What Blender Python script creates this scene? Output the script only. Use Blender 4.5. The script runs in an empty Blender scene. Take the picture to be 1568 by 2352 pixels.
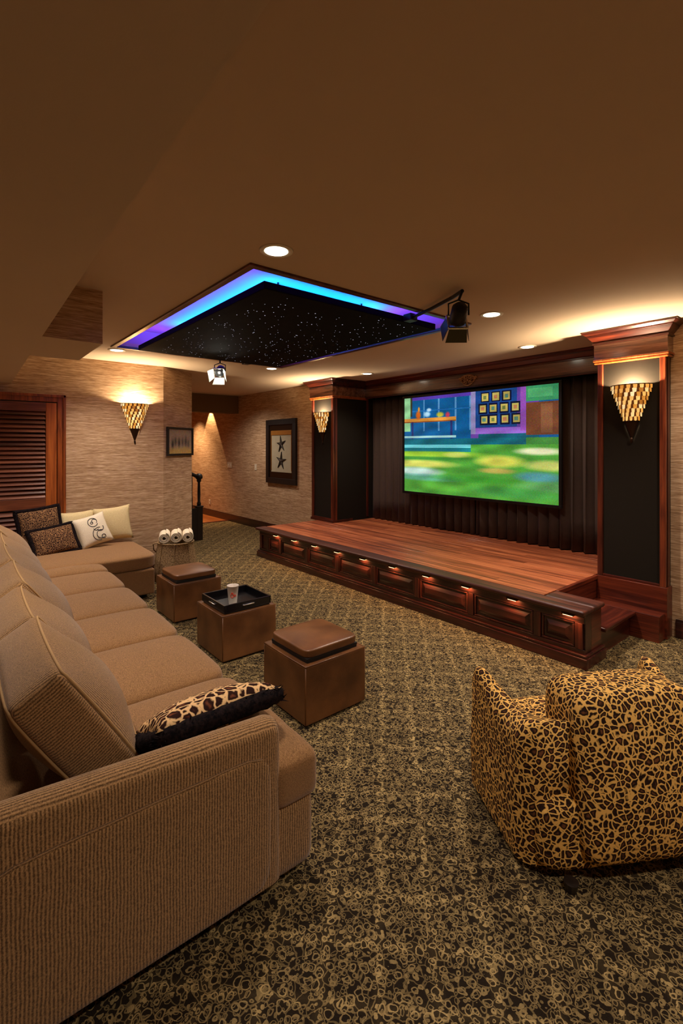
import bpy, math, random
import numpy as np
from mathutils import Vector, Matrix
random.seed(4)
C = bpy.context.scene.collection
SC = bpy.context.scene

# ---------------------------------------------------------------- camera, world, exposure
EXPO = 1.48
cam_d = bpy.data.cameras.new('camera')
cam = bpy.data.objects.new('camera', cam_d); C.objects.link(cam)
cam.location = (0, 0, 1.6)
cam.rotation_euler = (math.radians(90), 0, math.radians(50.3))
cam_d.sensor_fit = 'HORIZONTAL'; cam_d.sensor_width = 36
cam_d.lens = 36 * 1101 / 1568
cam_d.shift_y = -151 / 1568
cam_d.clip_start = 0.02
SC.camera = cam
SC.view_settings.view_transform = 'Standard'
SC.view_settings.look = 'None'
SC.view_settings.gamma = 1
SC.view_settings.exposure = EXPO
SC.view_settings.use_curve_mapping = False
SC.cycles.use_denoising = True
SC.cycles.max_bounces = 8
SC.cycles.diffuse_bounces = 5
SC.cycles.sample_clamp_indirect = 6
world = bpy.data.worlds.new('world'); SC.world = world
world.use_nodes = True
world.node_tree.nodes['Background'].inputs[0].default_value = (0, 0, 0, 1)

WARM = (1.0, 0.85, 0.71)
K = 2 ** -EXPO      # keeps glowing things at their own brightness
CEIL_Z = 2.64

def lamp(name, kind, loc, power, color=WARM, **k):
    d = bpy.data.lights.new(name, kind); d.energy = power; d.color = color
    for a, v in k.items():
        if a not in ('rot', 'parent', 'target'): setattr(d, a, v)
    o = bpy.data.objects.new(name, d); C.objects.link(o); o.location = loc
    if 'target' in k:
        o.rotation_euler = (Vector(k['target']) - Vector(loc)).to_track_quat('-Z', 'Y').to_euler()
    if 'rot' in k: o.rotation_euler = k['rot']
    return o

# ceiling downlights: six in view, then unseen lamps added as fill
CANS = [((-2.18, 1.36), 30), ((-2.15, 3.32), 70), ((-2.61, 4.69), 26), ((-5.04, 4.66), 26), ((-5.52, 3.37), 42), ((-5.53, 1.44), 42)]
for i, ((x, y), p) in enumerate(CANS):
    lamp('downlight_or_fill_lamp', 'SPOT', (x, y, CEIL_Z - .03), p, WARM, spot_size=math.radians(125), spot_blend=.9, shadow_soft_size=.06)
for (x, y, z, p) in ((0.45, 3.1, 2.61, 24), (.35, .95, 2.61, 44), (-.75, 4.1, 2.61, 32), (-3.0, .05, 2.25, 26), (-5.0, .1, 2.25, 26)):
    lamp('downlight_or_fill_lamp', 'SPOT', (x, y, z), p, WARM, spot_size=math.radians(140), spot_blend=.9, shadow_soft_size=.08)  # made-up fill spots without fixtures, out of view
# hall lights beyond the dropped beam, then an added unseen fill lamp nearer
lamp('hall_or_fill_lamp', 'SPOT', (-10.37, 4.58, 2.61), 42, (1.0, .62, .30), spot_size=math.radians(63.5), spot_blend=.10, shadow_soft_size=.02)
lamp('hall_or_fill_lamp', 'SPOT', (-11.0, 4.18, 2.60), 80, (1.0, .64, .34), spot_size=math.radians(104), spot_blend=.8, shadow_soft_size=.04)
lamp('hall_or_fill_lamp', 'SPOT', (-7.9, 3.75, 2.60), 34, WARM, spot_size=math.radians(150), spot_blend=.9, shadow_soft_size=.08)

# ---------------------------------------------------------------- materials
def lin(c):
    return tuple(((v / 255 / 12.92) if v / 255 <= .04045 else ((v / 255 + .055) / 1.055) ** 2.4) for v in c) + (1,)

class NT:
    def __init__(s, name, rough=.6, metal=0, spec=.5):
        s.m = bpy.data.materials.new(name); s.m.use_nodes = True
        s.t = s.m.node_tree; s.b = s.t.nodes['Principled BSDF']
        s.b.inputs['Roughness'].default_value = rough
        s.b.inputs['Metallic'].default_value = metal
        s.b.inputs['Specular IOR Level'].default_value = spec
    def n(s, typ, **k):
        nd = s.t.nodes.new(typ)
        for a, v in k.items(): setattr(nd, a, v)
        return nd
    def l(s, a, b): s.t.links.new(a, b)
    def coord(s, kind='Object', scale=(1, 1, 1), rot=(0, 0, 0)):
        mp = s.n('ShaderNodeMapping'); mp.inputs['Scale'].default_value = scale; mp.inputs['Rotation'].default_value = rot
        if kind == 'World':
            g = s.n('ShaderNodeNewGeometry'); s.l(g.outputs['Position'], mp.inputs[0])
        else:
            g = s.n('ShaderNodeTexCoord'); s.l(g.outputs[kind], mp.inputs[0])
        return mp.outputs[0]
    def noise(s, vec, scale, detail=3, rough=.5, dist=0):
        nd = s.n('ShaderNodeTexNoise'); nd.inputs['Scale'].default_value = scale
        nd.inputs['Detail'].default_value = detail; nd.inputs['Roughness'].default_value = rough
        nd.inputs['Distortion'].default_value = dist
        s.l(vec, nd.inputs['Vector']); return nd.outputs['Fac']
    def ramp(s, fac, stops):
        r = s.n('ShaderNodeValToRGB'); e = r.color_ramp.elements
        while len(e) < len(stops): e.new(.5)
        for el, (p, c) in zip(e, stops): el.position = p; el.color = c if len(c) == 4 else lin(c)
        s.l(fac, r.inputs[0]); return r.outputs[0]
    def math(s, op, a, b=None):
        nd = s.n('ShaderNodeMath', operation=op)
        for i, v in enumerate((a, b)):
            if v is None: continue
            if isinstance(v, (int, float)): nd.inputs[i].default_value = v
            else: s.l(v, nd.inputs[i])
        return nd.outputs[0]
    def mix(s, fac, a, b, mode='MIX'):
        nd = s.n('ShaderNodeMix', data_type='RGBA', blend_type=mode)
        for i, v in ((0, fac), (6, a), (7, b)):
            if isinstance(v, (int, float)): nd.inputs[i].default_value = v
            elif isinstance(v, tuple): nd.inputs[i].default_value = v if len(v) == 4 else lin(v)
            else: s.l(v, nd.inputs[i])
        return nd.outputs[2]
    def color(s, c):
        if isinstance(c, tuple): s.b.inputs['Base Color'].default_value = c if len(c) == 4 else lin(c)
        else: s.l(c, s.b.inputs['Base Color'])
        return s
    def bump(s, h, strength=.3, dist=.01):
        nd = s.n('ShaderNodeBump'); nd.inputs['Strength'].default_value = strength; nd.inputs['Distance'].default_value = dist
        s.l(h, nd.inputs['Height']); s.l(nd.outputs[0], s.b.inputs['Normal']); return s
    def emit(s, c, k):
        if isinstance(c, tuple): s.b.inputs['Emission Color'].default_value = c if len(c) == 4 else lin(c)
        else: s.l(c, s.b.inputs['Emission Color'])
        s.b.inputs['Emission Strength'].default_value = k * K; return s

def plain(name, c, rough=.6, metal=0, spec=.5, var=.12, scale=14):
    m = NT(name, rough, metal, spec)
    f = m.noise(m.coord(), scale, 4)
    L = lin(c)
    m.color(m.mix(f, tuple(v * (1 - var) for v in L[:3]) + (1,), tuple(min(1, v * (1 + var)) for v in L[:3]) + (1,)))
    return m.m

def m_grass():
    m = NT('grasscloth_wallpaper', .85, spec=.2)
    a = m.noise(m.coord('World', (5, 5, 130)), 1.0, 4, .65)
    b = m.noise(m.coord('World', (14, 14, 300)), 1.0, 2, .6)
    f = m.math('ADD', m.math('MULTIPLY', a, .62), m.math('MULTIPLY', b, .38))
    c = m.ramp(f, [(.36, (124, 93, 66)), (.5, (188, 155, 120)), (.63, (228, 201, 168))])
    g = m.noise(m.coord('World', (2, 2, 2)), 1.3, 2)
    c = m.mix(g, c, m.mix(.35, c, (150, 110, 78)))
    m.color(c).bump(f, .5, .004)
    return m.m

def m_plaster(name='ceiling_paint', c=(212, 190, 166)):
    m = NT(name, .9, spec=.1)
    f = m.noise(m.coord('World'), 160, 3)
    m.color(m.mix(m.noise(m.coord('World'), 1.2, 2), c, tuple(int(v * .95) for v in c)))
    m.bump(f, .12, .002)
    return m.m

def m_wood(name, dark, mid, light, rough=.3, axis=0, world=True, gs=1.0, coat=.15):
    m = NT(name, rough)
    s = [22 * gs] * 3; s[axis] = 1.3 * gs
    v = m.coord('World' if world else 'Object', tuple(s))
    f = m.noise(v, 1.0, 5, .62, .6)
    s2 = [90 * gs] * 3; s2[axis] = 3
    f2 = m.noise(m.coord('World' if world else 'Object', tuple(s2)), 1.0, 2, .6)
    ff = m.math('ADD', m.math('MULTIPLY', f, .75), m.math('MULTIPLY', f2, .25))
    oi = m.n('ShaderNodeObjectInfo')
    ff = m.math('ADD', ff, m.math('MULTIPLY', m.math('SUBTRACT', oi.outputs['Random'], .5), .16))
    m.color(m.ramp(ff, [(.33, dark), (.5, mid), (.68, light)]))
    m.b.inputs['Coat Weight'].default_value = coat
    m.b.inputs['Coat Roughness'].default_value = .15
    m.bump(ff, .08, .002)
    return m.m

def m_cord(name, dark, light, ribs=True, pitch=.0095):
    """chenille; ribs follow the 'rib' attribute (metres across the ribs)"""
    m = NT(name, .95, spec=.1)
    v = m.coord('Object')
    n = m.noise(v, 230, 3, .7)
    n2 = m.noise(v, 7, 3)
    if ribs:
        at = m.n('ShaderNodeAttribute', attribute_name='rib')
        q = m.math('ADD', at.outputs['Fac'], m.math('MULTIPLY', m.math('SUBTRACT', m.noise(v, 9, 2), .5), .012))
        w = m.math('ADD', .5, m.math('MULTIPLY', m.math('SINE', m.math('MULTIPLY', q, 2 * math.pi / pitch)), .5))
        f = m.math('ADD', m.math('MULTIPLY', w, .25), m.math('MULTIPLY', n, .75))
    else:
        f = m.math('ADD', m.math('MULTIPLY', m.noise(m.coord('Object', (60, 420, 420)), 1, 2), .5), m.math('MULTIPLY', n, .5))
    c = m.ramp(f, [(.34, dark), (.66, light)])
    c = m.mix(n2, c, m.mix(.3, c, (120, 88, 48)))
    m.color(c).bump(f, .6, .003)
    m.b.inputs['Sheen Weight'].default_value = .25
    return m.m

def m_leopard(name='leopard_fabric', scale=45, cream=(234, 184, 100), blob=(40, 24, 18), core=(112, 70, 42), lo=.06):
    m = NT(name, .9, spec=.15)
    v = m.coord('Object')
    dn = m.n('ShaderNodeTexNoise'); dn.inputs['Scale'].default_value = 18; m.l(v, dn.inputs['Vector'])
    mx = m.n('ShaderNodeMix', data_type='VECTOR'); mx.inputs[0].default_value = .035
    m.l(v, mx.inputs[4]); m.l(dn.outputs['Color'], mx.inputs[5])
    e = m.n('ShaderNodeTexVoronoi', feature='DISTANCE_TO_EDGE'); e.inputs['Scale'].default_value = scale
    m.l(mx.outputs[1], e.inputs['Vector'])
    nn = m.noise(v, 70, 3)
    d = m.math('ADD', e.outputs['Distance'], m.math('MULTIPLY', m.math('SUBTRACT', nn, .5), .12))
    c = m.ramp(d, [(lo, cream), (lo + .07, blob), (.26, blob), (.42, core)])
    m.color(c).bump(m.noise(v, 300, 2), .2, .003)
    return m.m

def m_carpet():
    m = NT('patterned_carpet', .95, spec=.1)
    base = m.coord('World')
    dn = m.n('ShaderNodeTexNoise'); dn.inputs['Scale'].default_value = 22; dn.inputs['Detail'].default_value = 2; m.l(base, dn.inputs['Vector'])
    mx = m.n('ShaderNodeMix', data_type='VECTOR'); mx.inputs[0].default_value = .03
    m.l(base, mx.inputs[4]); m.l(dn.outputs['Color'], mx.inputs[5])
    sp = m.n('ShaderNodeSeparateXYZ'); m.l(mx.outputs[1], sp.inputs[0])
    P = .235
    u = m.math('MULTIPLY', m.math('ADD', sp.outputs[0], sp.outputs[1]), 1 / P)
    w = m.math('MULTIPLY', m.math('SUBTRACT', sp.outputs[0], sp.outputs[1]), 1 / P)
    fu = m.math('ABSOLUTE', m.math('SUBTRACT', m.math('FRACT', u), .5))
    fw = m.math('ABSOLUTE', m.math('SUBTRACT', m.math('FRACT', w), .5))
    edge = m.math('SUBTRACT', .5, m.math('MAXIMUM', fu, fw))
    soft = m.math('SUBTRACT', 1.0, m.math('MINIMUM', m.math('MULTIPLY', edge, 7.0), 1.0))
    def curls(scale, r, t):
        vo = m.n('ShaderNodeTexVoronoi', feature='F1'); vo.inputs['Scale'].default_value = scale; m.l(mx.outputs[1], vo.inputs['Vector'])
        return m.math('LESS_THAN', m.math('ABSOLUTE', m.math('SUBTRACT', vo.outputs['Distance'], r)), t)
    def vein(scale, t):
        vo = m.n('ShaderNodeTexVoronoi', feature='DISTANCE_TO_EDGE'); vo.inputs['Scale'].default_value = scale; m.l(mx.outputs[1], vo.inputs['Vector'])
        return m.math('LESS_THAN', vo.outputs['Distance'], t)
    c = m.math('MAXIMUM', curls(34, .40, .055), m.math('MULTIPLY', curls(58, .36, .07), .7))
    c = m.math('MAXIMUM', c, m.math('MULTIPLY', vein(30, .045), .5))
    f = m.math('ADD', m.math('MULTIPLY', c, m.math('ADD', .56, m.math('MULTIPLY', soft, .36))), m.math('MULTIPLY', soft, .06))
    g = m.noise(base, 300, 2, .7)
    ff = m.math('MINIMUM', m.math('MULTIPLY', f, m.math('ADD', .45, m.math('MULTIPLY', g, 1.0))), 1.0)
    dark = m.mix(g, (18, 14, 12), (48, 38, 27))
    m.color(m.mix(ff, dark, (184, 158, 106))).bump(g, .6, .006)
    return m.m

def m_leather():
    m = NT('brown_leather', .36, spec=.5)
    v = m.coord()
    vo = m.n('ShaderNodeTexVoronoi'); vo.inputs['Scale'].default_value = 160; m.l(v, vo.inputs['Vector'])
    m.color(m.ramp(m.noise(v, 5, 4), [(.3, (80, 47, 24)), (.7, (124, 80, 44))])).bump(vo.outputs['Distance'], .12, .002)
    return m.m

def m_weave(name, a, b, sc=110):
    m = NT(name, .95, spec=.1)
    v = m.coord()
    m.color(m.ramp(m.noise(v, sc, 3, .7), [(.38, a), (.62, b)])).bump(m.noise(v, sc, 3), .6, .006)
    return m.m

def emis(name, c, k, base=(20, 20, 20)):
    m = NT(name, .5); m.color(base).emit(c, k); return m.m

M = dict(
    grass=m_grass(), ceil=m_plaster(), soffit=m_plaster('soffit_paint', (214, 194, 172)), carpet=m_carpet(),
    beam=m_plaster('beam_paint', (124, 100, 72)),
    mahogd=m_wood('mahogany_dark', (22, 8, 8), (50, 19, 16), (86, 36, 28), .3, 0),
    mahogdv=m_wood('mahogany_dark_upright', (26, 9, 9), (58, 22, 18), (96, 42, 32), .3, 2),
    fascia=m_wood('polished_fascia', (58, 34, 26), (108, 68, 50), (150, 100, 76), .2, 0, coat=1.0),
    nose=m_wood('nosing_wood', (36, 16, 12), (70, 32, 22), (104, 52, 36), .42, 0, coat=0),
    mahog=m_wood('mahogany_along', (34, 12, 9), (74, 28, 18), (118, 50, 28), .3, 0),
    mahogy=m_wood('mahogany_deep', (34, 12, 9), (74, 28, 18), (118, 50, 28), .3, 1),
    mahogv=m_wood('mahogany_upright', (44, 16, 11), (92, 38, 22), (142, 68, 36), .3, 2),
    plank=m_wood('stage_boards', (86, 38, 22), (154, 80, 48), (196, 116, 74), .36, 0, coat=.1),
    trimw=m_wood('oak_trim', (96, 42, 16), (150, 74, 28), (182, 98, 42), .35, 2),
    louver=m_wood('louvre_wood', (58, 28, 16), (108, 56, 34), (142, 80, 50), .4, 1),
    dark=m_wood('dark_frame_wood', (12, 8, 7), (22, 14, 12), (36, 24, 18), .5, 2, coat=0),
    hallwood=m_wood('hall_boards', (120, 62, 26), (168, 96, 44), (196, 122, 62), .3, 1),
    felt=plain('acoustic_cloth', (33, 28, 22), .95, spec=.1, scale=60),
    curtain=plain('velvet_curtain', (84, 70, 62), .9, spec=.15, scale=30),
    seat=m_cord('sofa_seat_cloth', (96, 66, 38), (180, 136, 90), False),
    back=m_cord('sofa_ribbed_cloth', (82, 58, 34), (192, 150, 102)),
    pipe=plain('sofa_piping', (176, 140, 92), .8),
    leop=m_leopard(), leopc=m_leopard('leopard_cushion_cloth', 27, (238, 196, 140), (44, 20, 14), (120, 66, 40)),
    leopd=m_leopard('dark_leopard_cloth', 60, (150, 112, 76), (36, 22, 20), (80, 50, 34), lo=.05),
    fur=m_weave('black_fur', (8, 6, 10), (34, 24, 24), 60),
    cream=m_weave('cream_cotton', (206, 186, 138), (228, 210, 164), 200),
    white=m_weave('ivory_cotton', (226, 212, 186), (240, 230, 206), 200),
    ink=plain('print_ink', (60, 60, 66), .8),
    leather=m_leather(), blackgap=plain('black_lining', (12, 10, 10), .6),
    tray=plain('black_lacquer', (14, 12, 16), .22),
    bronze=plain('dark_bronze', (58, 38, 24), .4, .7),
    metalb=plain('black_metal', (14, 14, 16), .4, .3), chrome=plain('polished_metal', (210, 210, 205), .2, .9),
    paper=plain('paper_cup_white', (240, 232, 222), .6), red=plain('red_print', (212, 62, 30), .6),
    whitep=plain('white_plastic', (214, 202, 178), .5),
    tweed=m_weave('tweed_basket', (92, 68, 44), (188, 158, 118), 110),
    canlight=emis('downlight_glow', (255, 244, 220), 9), trimwht=plain('white_trim_ring', (230, 220, 200), .4),
    stepglow=emis('step_light_glow', (255, 200, 120), 14),
    star=emis('fibre_star', (235, 235, 255), 1.1), panelblk=plain('star_panel_black', (5, 4, 5), .8, spec=.1),
    recess=m_plaster('recess_paint', (190, 176, 190)),
    ledw=emis('led_strip_glow', (40, 120, 255), 5), spotlens=emis('spot_lens_glow', (255, 250, 235), 4),
    shell=None, olive=plain('olive_metal', (58, 58, 34), .5, .2), lit_flap=plain('lit_flap_metal', (190, 194, 184), .4, .2), carve=plain('carved_wood', (176, 136, 92), .4),
    mat=plain('grey_mat_board', (166, 156, 132), .8), gold=plain('gilt_and_glow_strip', (176, 120, 54), .4, .4),
    iron=plain('iron_ornament', (62, 50, 40), .5, .3),
)
m = NT('amber_shell', .35)
oi = m.n('ShaderNodeObjectInfo')
c_ = m.ramp(oi.outputs['Random'], [(0, (150, 92, 30)), (.3, (214, 150, 62)), (.65, (240, 200, 120)), (1, (252, 232, 184))])
m.color(c_).emit(c_, .75); M['shell'] = m.m
m = NT('amber_liner', .6); m.color((60, 30, 12)).emit((190, 96, 30), .16); M['liner'] = m.m

# ---------------------------------------------------------------- mesh helpers
class MB:
    def __init__(s): s.v = []; s.f = []; s.mi = []
    def add(s, vs, fs, mi=0):
        o = len(s.v); s.v += [tuple(p) for p in vs]; s.f += [tuple(i + o for i in f) for f in fs]; s.mi += [mi] * len(fs); return s
    def box(s, x0, x1, y0, y1, z0, z1, grow=0, mi=0):
        g = grow
        vs = [(x0, y0, z0), (x1, y0, z0), (x1, y1, z0), (x0, y1, z0), (x0 - g, y0 - g, z1), (x1 + g, y0 - g, z1), (x1 + g, y1 + g, z1), (x0 - g, y1 + g, z1)]
        return s.add(vs, [(3, 2, 1, 0), (4, 5, 6, 7), (0, 1, 5, 4), (1, 2, 6, 5), (2, 3, 7, 6), (3, 0, 4, 7)], mi)
    def prism(s, poly, z0, z1, mi=0):
        n = len(poly)
        vs = [(x, y, z0) for x, y in poly] + [(x, y, z1) for x, y in poly]
        fs = [tuple(range(n - 1, -1, -1)), tuple(range(n, 2 * n))] + [(i, (i + 1) % n, n + (i + 1) % n, n + i) for i in range(n)]
        return s.add(vs, fs, mi)
    def tube(s, pts, r, n=8, closed=False, rs=None):
        pts = [Vector(p) for p in pts]; N = len(pts); vs = []
        up = Vector((0.13, 0.21, .97)).normalized()
        for i, p in enumerate(pts):
            a = pts[(i - 1) % N] if (closed or i > 0) else p
            b = pts[(i + 1) % N] if (closed or i < N - 1) else p
            t = (b - a); t = t.normalized() if t.length > 1e-9 else Vector((0, 0, 1))
            u = t.cross(up)
            u = u.normalized() if u.length > .05 else t.cross(Vector((1, 0, 0))).normalized()
            w = t.cross(u)
            rr = rs[i] if rs else r
            for k in range(n):
                q = 2 * math.pi * k / n; vs.append(p + u * math.cos(q) * rr + w * math.sin(q) * rr)
        fs = []
        for i in range(N if closed else N - 1):
            j = (i + 1) % N
            for k in range(n):
                fs.append((i * n + k, i * n + (k + 1) % n, j * n + (k + 1) % n, j * n + k))
        if not closed: fs += [tuple(range(n - 1, -1, -1)), tuple((N - 1) * n + k for k in range(n))]
        return s.add(vs, fs)
    def lathe(s, prof, c=(0, 0, 0), n=24, axis='z'):
        vs = []
        for r, h in prof:
            for k in range(n):
                q = 2 * math.pi * k / n
                a, b = r * math.cos(q), r * math.sin(q)
                p = {'z': (a, b, h), 'x': (h, a, b), 'y': (b, h, a)}[axis]
                vs.append((c[0] + p[0], c[1] + p[1], c[2] + p[2]))
        fs = []
        for i in range(len(prof) - 1):
            for k in range(n): fs.append((i * n + k, i * n + (k + 1) % n, (i + 1) * n + (k + 1) % n, (i + 1) * n + k))
        if prof[0][0] > 1e-6: fs.append(tuple(range(n - 1, -1, -1)))
        if prof[-1][0] > 1e-6: fs.append(tuple((len(prof) - 1) * n + k for k in range(n)))
        return s.add(vs, fs)
    def xf(s, mat):
        s.v = [tuple(mat @ Vector(p)) for p in s.v]; return s

def org(p):
    v = Vector((0, 0, 0))
    while p: v += p.location; p = p.parent
    return v

def obj(name, mb, mat, parent=None, smooth=False, bevel=0, seg=2, label=None, kind=None, local=False, subd=0):
    me = bpy.data.meshes.new(name)
    o0 = Vector((0, 0, 0)) if local else org(parent)
    me.from_pydata([tuple(Vector(p) - o0) for p in mb.v], [], mb.f)
    for mm in (mat if isinstance(mat, (list, tuple)) else [mat]): me.materials.append(mm)
    if isinstance(mat, (list, tuple)): me.polygons.foreach_set('material_index', mb.mi)
    me.update()
    if smooth: me.polygons.foreach_set('use_smooth', [True] * len(me.polygons))
    o = bpy.data.objects.new(name, me); C.objects.link(o)
    if parent: o.parent = parent
    if bevel:
        b = o.modifiers.new('bevel', 'BEVEL'); b.width = bevel; b.segments = seg; b.limit_method = 'ANGLE'; b.angle_limit = .6
    if subd:
        b = o.modifiers.new('sub', 'SUBSURF'); b.levels = subd; b.render_levels = subd
    if label: o['label'] = label
    if kind: o['kind'] = kind
    return o

def thing(name, label, cat, loc=(0, 0, 0), group=None):
    o = bpy.data.objects.new(name, None); C.objects.link(o); o.location = loc
    o.empty_display_size = .1
    o['label'] = label; o['category'] = cat
    if group: o['group'] = group
    return o
def tag(o, label, cat, group=None):
    o['label'] = label; o['category'] = cat
    if group: o['group'] = group
    return o
def struct(name, mb, mat, parent=None, **k):
    o = obj(name, mb, mat, parent, **k)
    if not parent: o['kind'] = 'structure'
    return o
def bx(*a, **k): return MB().box(*a, **k)
def copy_tree(o, parent=None):
    c = o.copy(); C.objects.link(c); c.parent = parent
    for ch in list(o.children): copy_tree(ch, c)
    return c

def softmap(p, half, k=9, bulge=(0, 0, 0), pinch=0):
    x, y, z = p
    mx = max(abs(x), abs(y), abs(z)) or 1
    nk = (abs(x) ** k + abs(y) ** k + abs(z) ** k) ** (1 / k) or 1
    s = mx / nk; x, y, z = x * s, y * s, z * s
    X = x * (half[0] + bulge[0] * (1 - y * y) * (1 - z * z))
    Y = y * (half[1] + bulge[1] * (1 - x * x) * (1 - z * z))
    Z = z * (half[2] + bulge[2] * (1 - x * x) * (1 - y * y))
    return Vector((X, Y, Z))

def softbox(half, k=9, bulge=(0, 0, 0), n=12, mat=None, mod=None):
    """rounded cushion block; mat moves it into place"""
    mb = MB(); idx = {}
    def vid(p):
        key = tuple(round(c, 5) for c in p)
        if key not in idx:
            q = softmap(p, half, k, bulge)
            if mod: q = mod(q, p)
            if mat: q = mat @ q
            idx[key] = len(mb.v); mb.v.append(tuple(q))
        return idx[key]
    g = [math.sin(math.pi / 2 * (-1 + 2 * i / n)) * .35 + (-1 + 2 * i / n) * .65 for i in range(n + 1)]
    for ax in range(3):
        for sgn in (-1, 1):
            for i in range(n):
                for j in range(n):
                    q = []
                    for a, b in ((i, j), (i + 1, j), (i + 1, j + 1), (i, j + 1)):
                        p = [0, 0, 0]; p[ax] = sgn; p[(ax + 1) % 3] = g[a]; p[(ax + 2) % 3] = g[b]; q.append(vid(p))
                    mb.f.append(tuple(q if sgn > 0 else q[::-1])); mb.mi.append(0)
    return mb

def pillow(w, h, t, mat, n=14, pinch=.09):
    """knife-edge pillow in the local XZ plane, thickness along Y"""
    mb = MB(); idx = {}
    for s in (1, -1):
        for i in range(n + 1):
            for j in range(n + 1):
                a, b = -1 + 2 * i / n, -1 + 2 * j / n
                e = (1 - a ** 2) * (1 - b ** 2)
                x = a * w / 2 * (1 - pinch * (1 - b * b) * abs(a)); z = b * h / 2 * (1 - pinch * (1 - a * a) * abs(b))
                y = s * t / 2 * e ** .38
                key = (i, j, s if e > 1e-9 else 0)
                if key not in idx: idx[key] = len(mb.v); mb.v.append(tuple(mat @ Vector((x, y, z))))
    for s in (1, -1):
        for i in range(n):
            for j in range(n):
                q = []
                for a, b in ((i, j), (i + 1, j), (i + 1, j + 1), (i, j + 1)):
                    q.append(idx.get((a, b, s), idx.get((a, b, 0))))
                mb.f.append(tuple(q[::-1] if s > 0 else q)); mb.mi.append(0)
    return mb

def TRS(loc, rot=(0, 0, 0)):
    from mathutils import Euler
    return Matrix.Translation(loc) @ Euler(rot, 'XYZ').to_matrix().to_4x4()

# ================================================================ SHELL
WL = -6.3; WB = 4.72
fl = struct('floor', bx(-9.5, 1.4, -1.4, 5.7, -.05, 0), M['carpet'])
hw = MB()
for i in range(18):
    y0 = 2.2 + i * .14
    obj('floorboard', bx(-12.6, -9.5, y0 + .002, y0 + .138, -.05, .004), M['hallwood'], fl)
obj('threshold', bx(-9.53, -9.47, 2.2, 4.7, 0, .012), M['mahogy'], fl, bevel=.004)

OX0, OX1, OY0, OY1 = -5.33, -2.45, 1.37, 3.40
cb = MB()
T = .05
for (a, b, c, d) in ((-12.6, OX0, -1.4, 5.7), (OX1, 1.4, -1.4, 5.7), (OX0, OX1, -1.4, OY0), (OX0, OX1, OY1, 5.7)):
    cb.box(a, b, c, d, CEIL_Z, CEIL_Z + T)
ceiling = struct('ceiling', cb, M['ceil'])
rz = 2.84
rb = MB()
rb.box(OX0 - .03, OX1 + .03, OY0 - .03, OY1 + .03, rz, rz + .03)
for (a, b, c, d) in ((OX0 - .03, OX0, OY0 - .03, OY1 + .03), (OX1, OX1 + .03, OY0 - .03, OY1 + .03), (OX0, OX1, OY0 - .03, OY0), (OX0, OX1, OY1, OY1 + .03)):
    rb.box(a, b, c, d, CEIL_Z + T, rz)
obj('cove_recess', rb, M['recess'], ceiling)
# dark wood lip round the opening
lip = MB()
for (a, b, c, d) in ((OX0 - .035, OX0 + .012, OY0 - .035, OY1 + .035), (OX1 - .012, OX1 + .035, OY0 - .035, OY1 + .035), (OX0, OX1, OY0 - .035, OY0 + .012), (OX0, OX1, OY1 - .012, OY1 + .035)):
    lip.box(a, b, c, d, CEIL_Z - .014, CEIL_Z + .012)
obj('cove_moulding', lip, M['mahog'], ceiling, bevel=.004)

# lowered soffit over the sofa, with a papered box end jutting from it
obj('soffit', MB().prism([(1.4, -1.4), (1.4, .33), (-1.7, .415), (-6.3, .565), (-6.3, -1.4)], 2.285, CEIL_Z), M['soffit'], ceiling)
s2 = MB().prism([(-3.49, .4735), (-3.49, .82), (-4.28, .83), (-4.28, .4993)], 2.285, CEIL_Z)
s2.mi = [0, 0] + [1] * 4
obj('soffit_box', s2, [M['soffit'], M['grass']], ceiling)
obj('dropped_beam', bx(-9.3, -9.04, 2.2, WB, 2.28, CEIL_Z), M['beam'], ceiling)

def wall(name, p, q, z0=0, z1=CEIL_Z, t=.1, side=1, mat=None, parent=None, base=None, bh=.13):
    """wall slab from p to q; thickness goes away from the room (side)"""
    p, q = Vector(p), Vector(q); d = (q - p).normalized(); n = Vector((-d.y, d.x)) * side * t
    o = struct(name, MB().prism([tuple(p), tuple(q), tuple(q + n), tuple(p + n)], z0, z1), mat or M['grass'], parent)
    return o
wall('wall_left', (WL, -1.4), (WL, 2.21), side=1)
wall('wall_corner', (WL, 2.21), (-6.66, 2.74), side=1, t=.12)
wall('wall_back', (-12.6, WB), (-5.9, WB), side=1, t=.9)
wall('wall_alcove', (-6.0, 5.56), (-1.5, 5.56), side=1, t=.1, mat=M['felt'])
wall('wall_back_right', (-1.5, WB), (1.4, WB), side=1, t=.9)
wall('wall_right', (1.4, -1.4), (1.4, 5.7), side=-1)
wall('wall_front', (-12.6, -1.4), (1.4, -1.4), side=-1)
wall('wall_hall', (-12.6, -1.4), (-12.6, WB), side=1)
wall('wall_stair', (-6.75, 2.1), (-12.5, 2.1), side=1)

def baseboard(name, x0, x1, y, h=.155):
    b = MB().box(x0, x1, y - .016, y, 0, h - .02).box(x0, x1, y - .012, y, h - .02, h)
    return struct(name, b, M['mahogd'], bevel=.003)
baseboard('baseboard_back', -12.5, -6.15, WB)
baseboard('baseboard_right', -1.3, 1.4, WB)
bl = struct('baseboard_left', MB().box(WL, WL + .016, 1.1, 2.21, 0, .13), M['mahogy'], bevel=.003)

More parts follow.
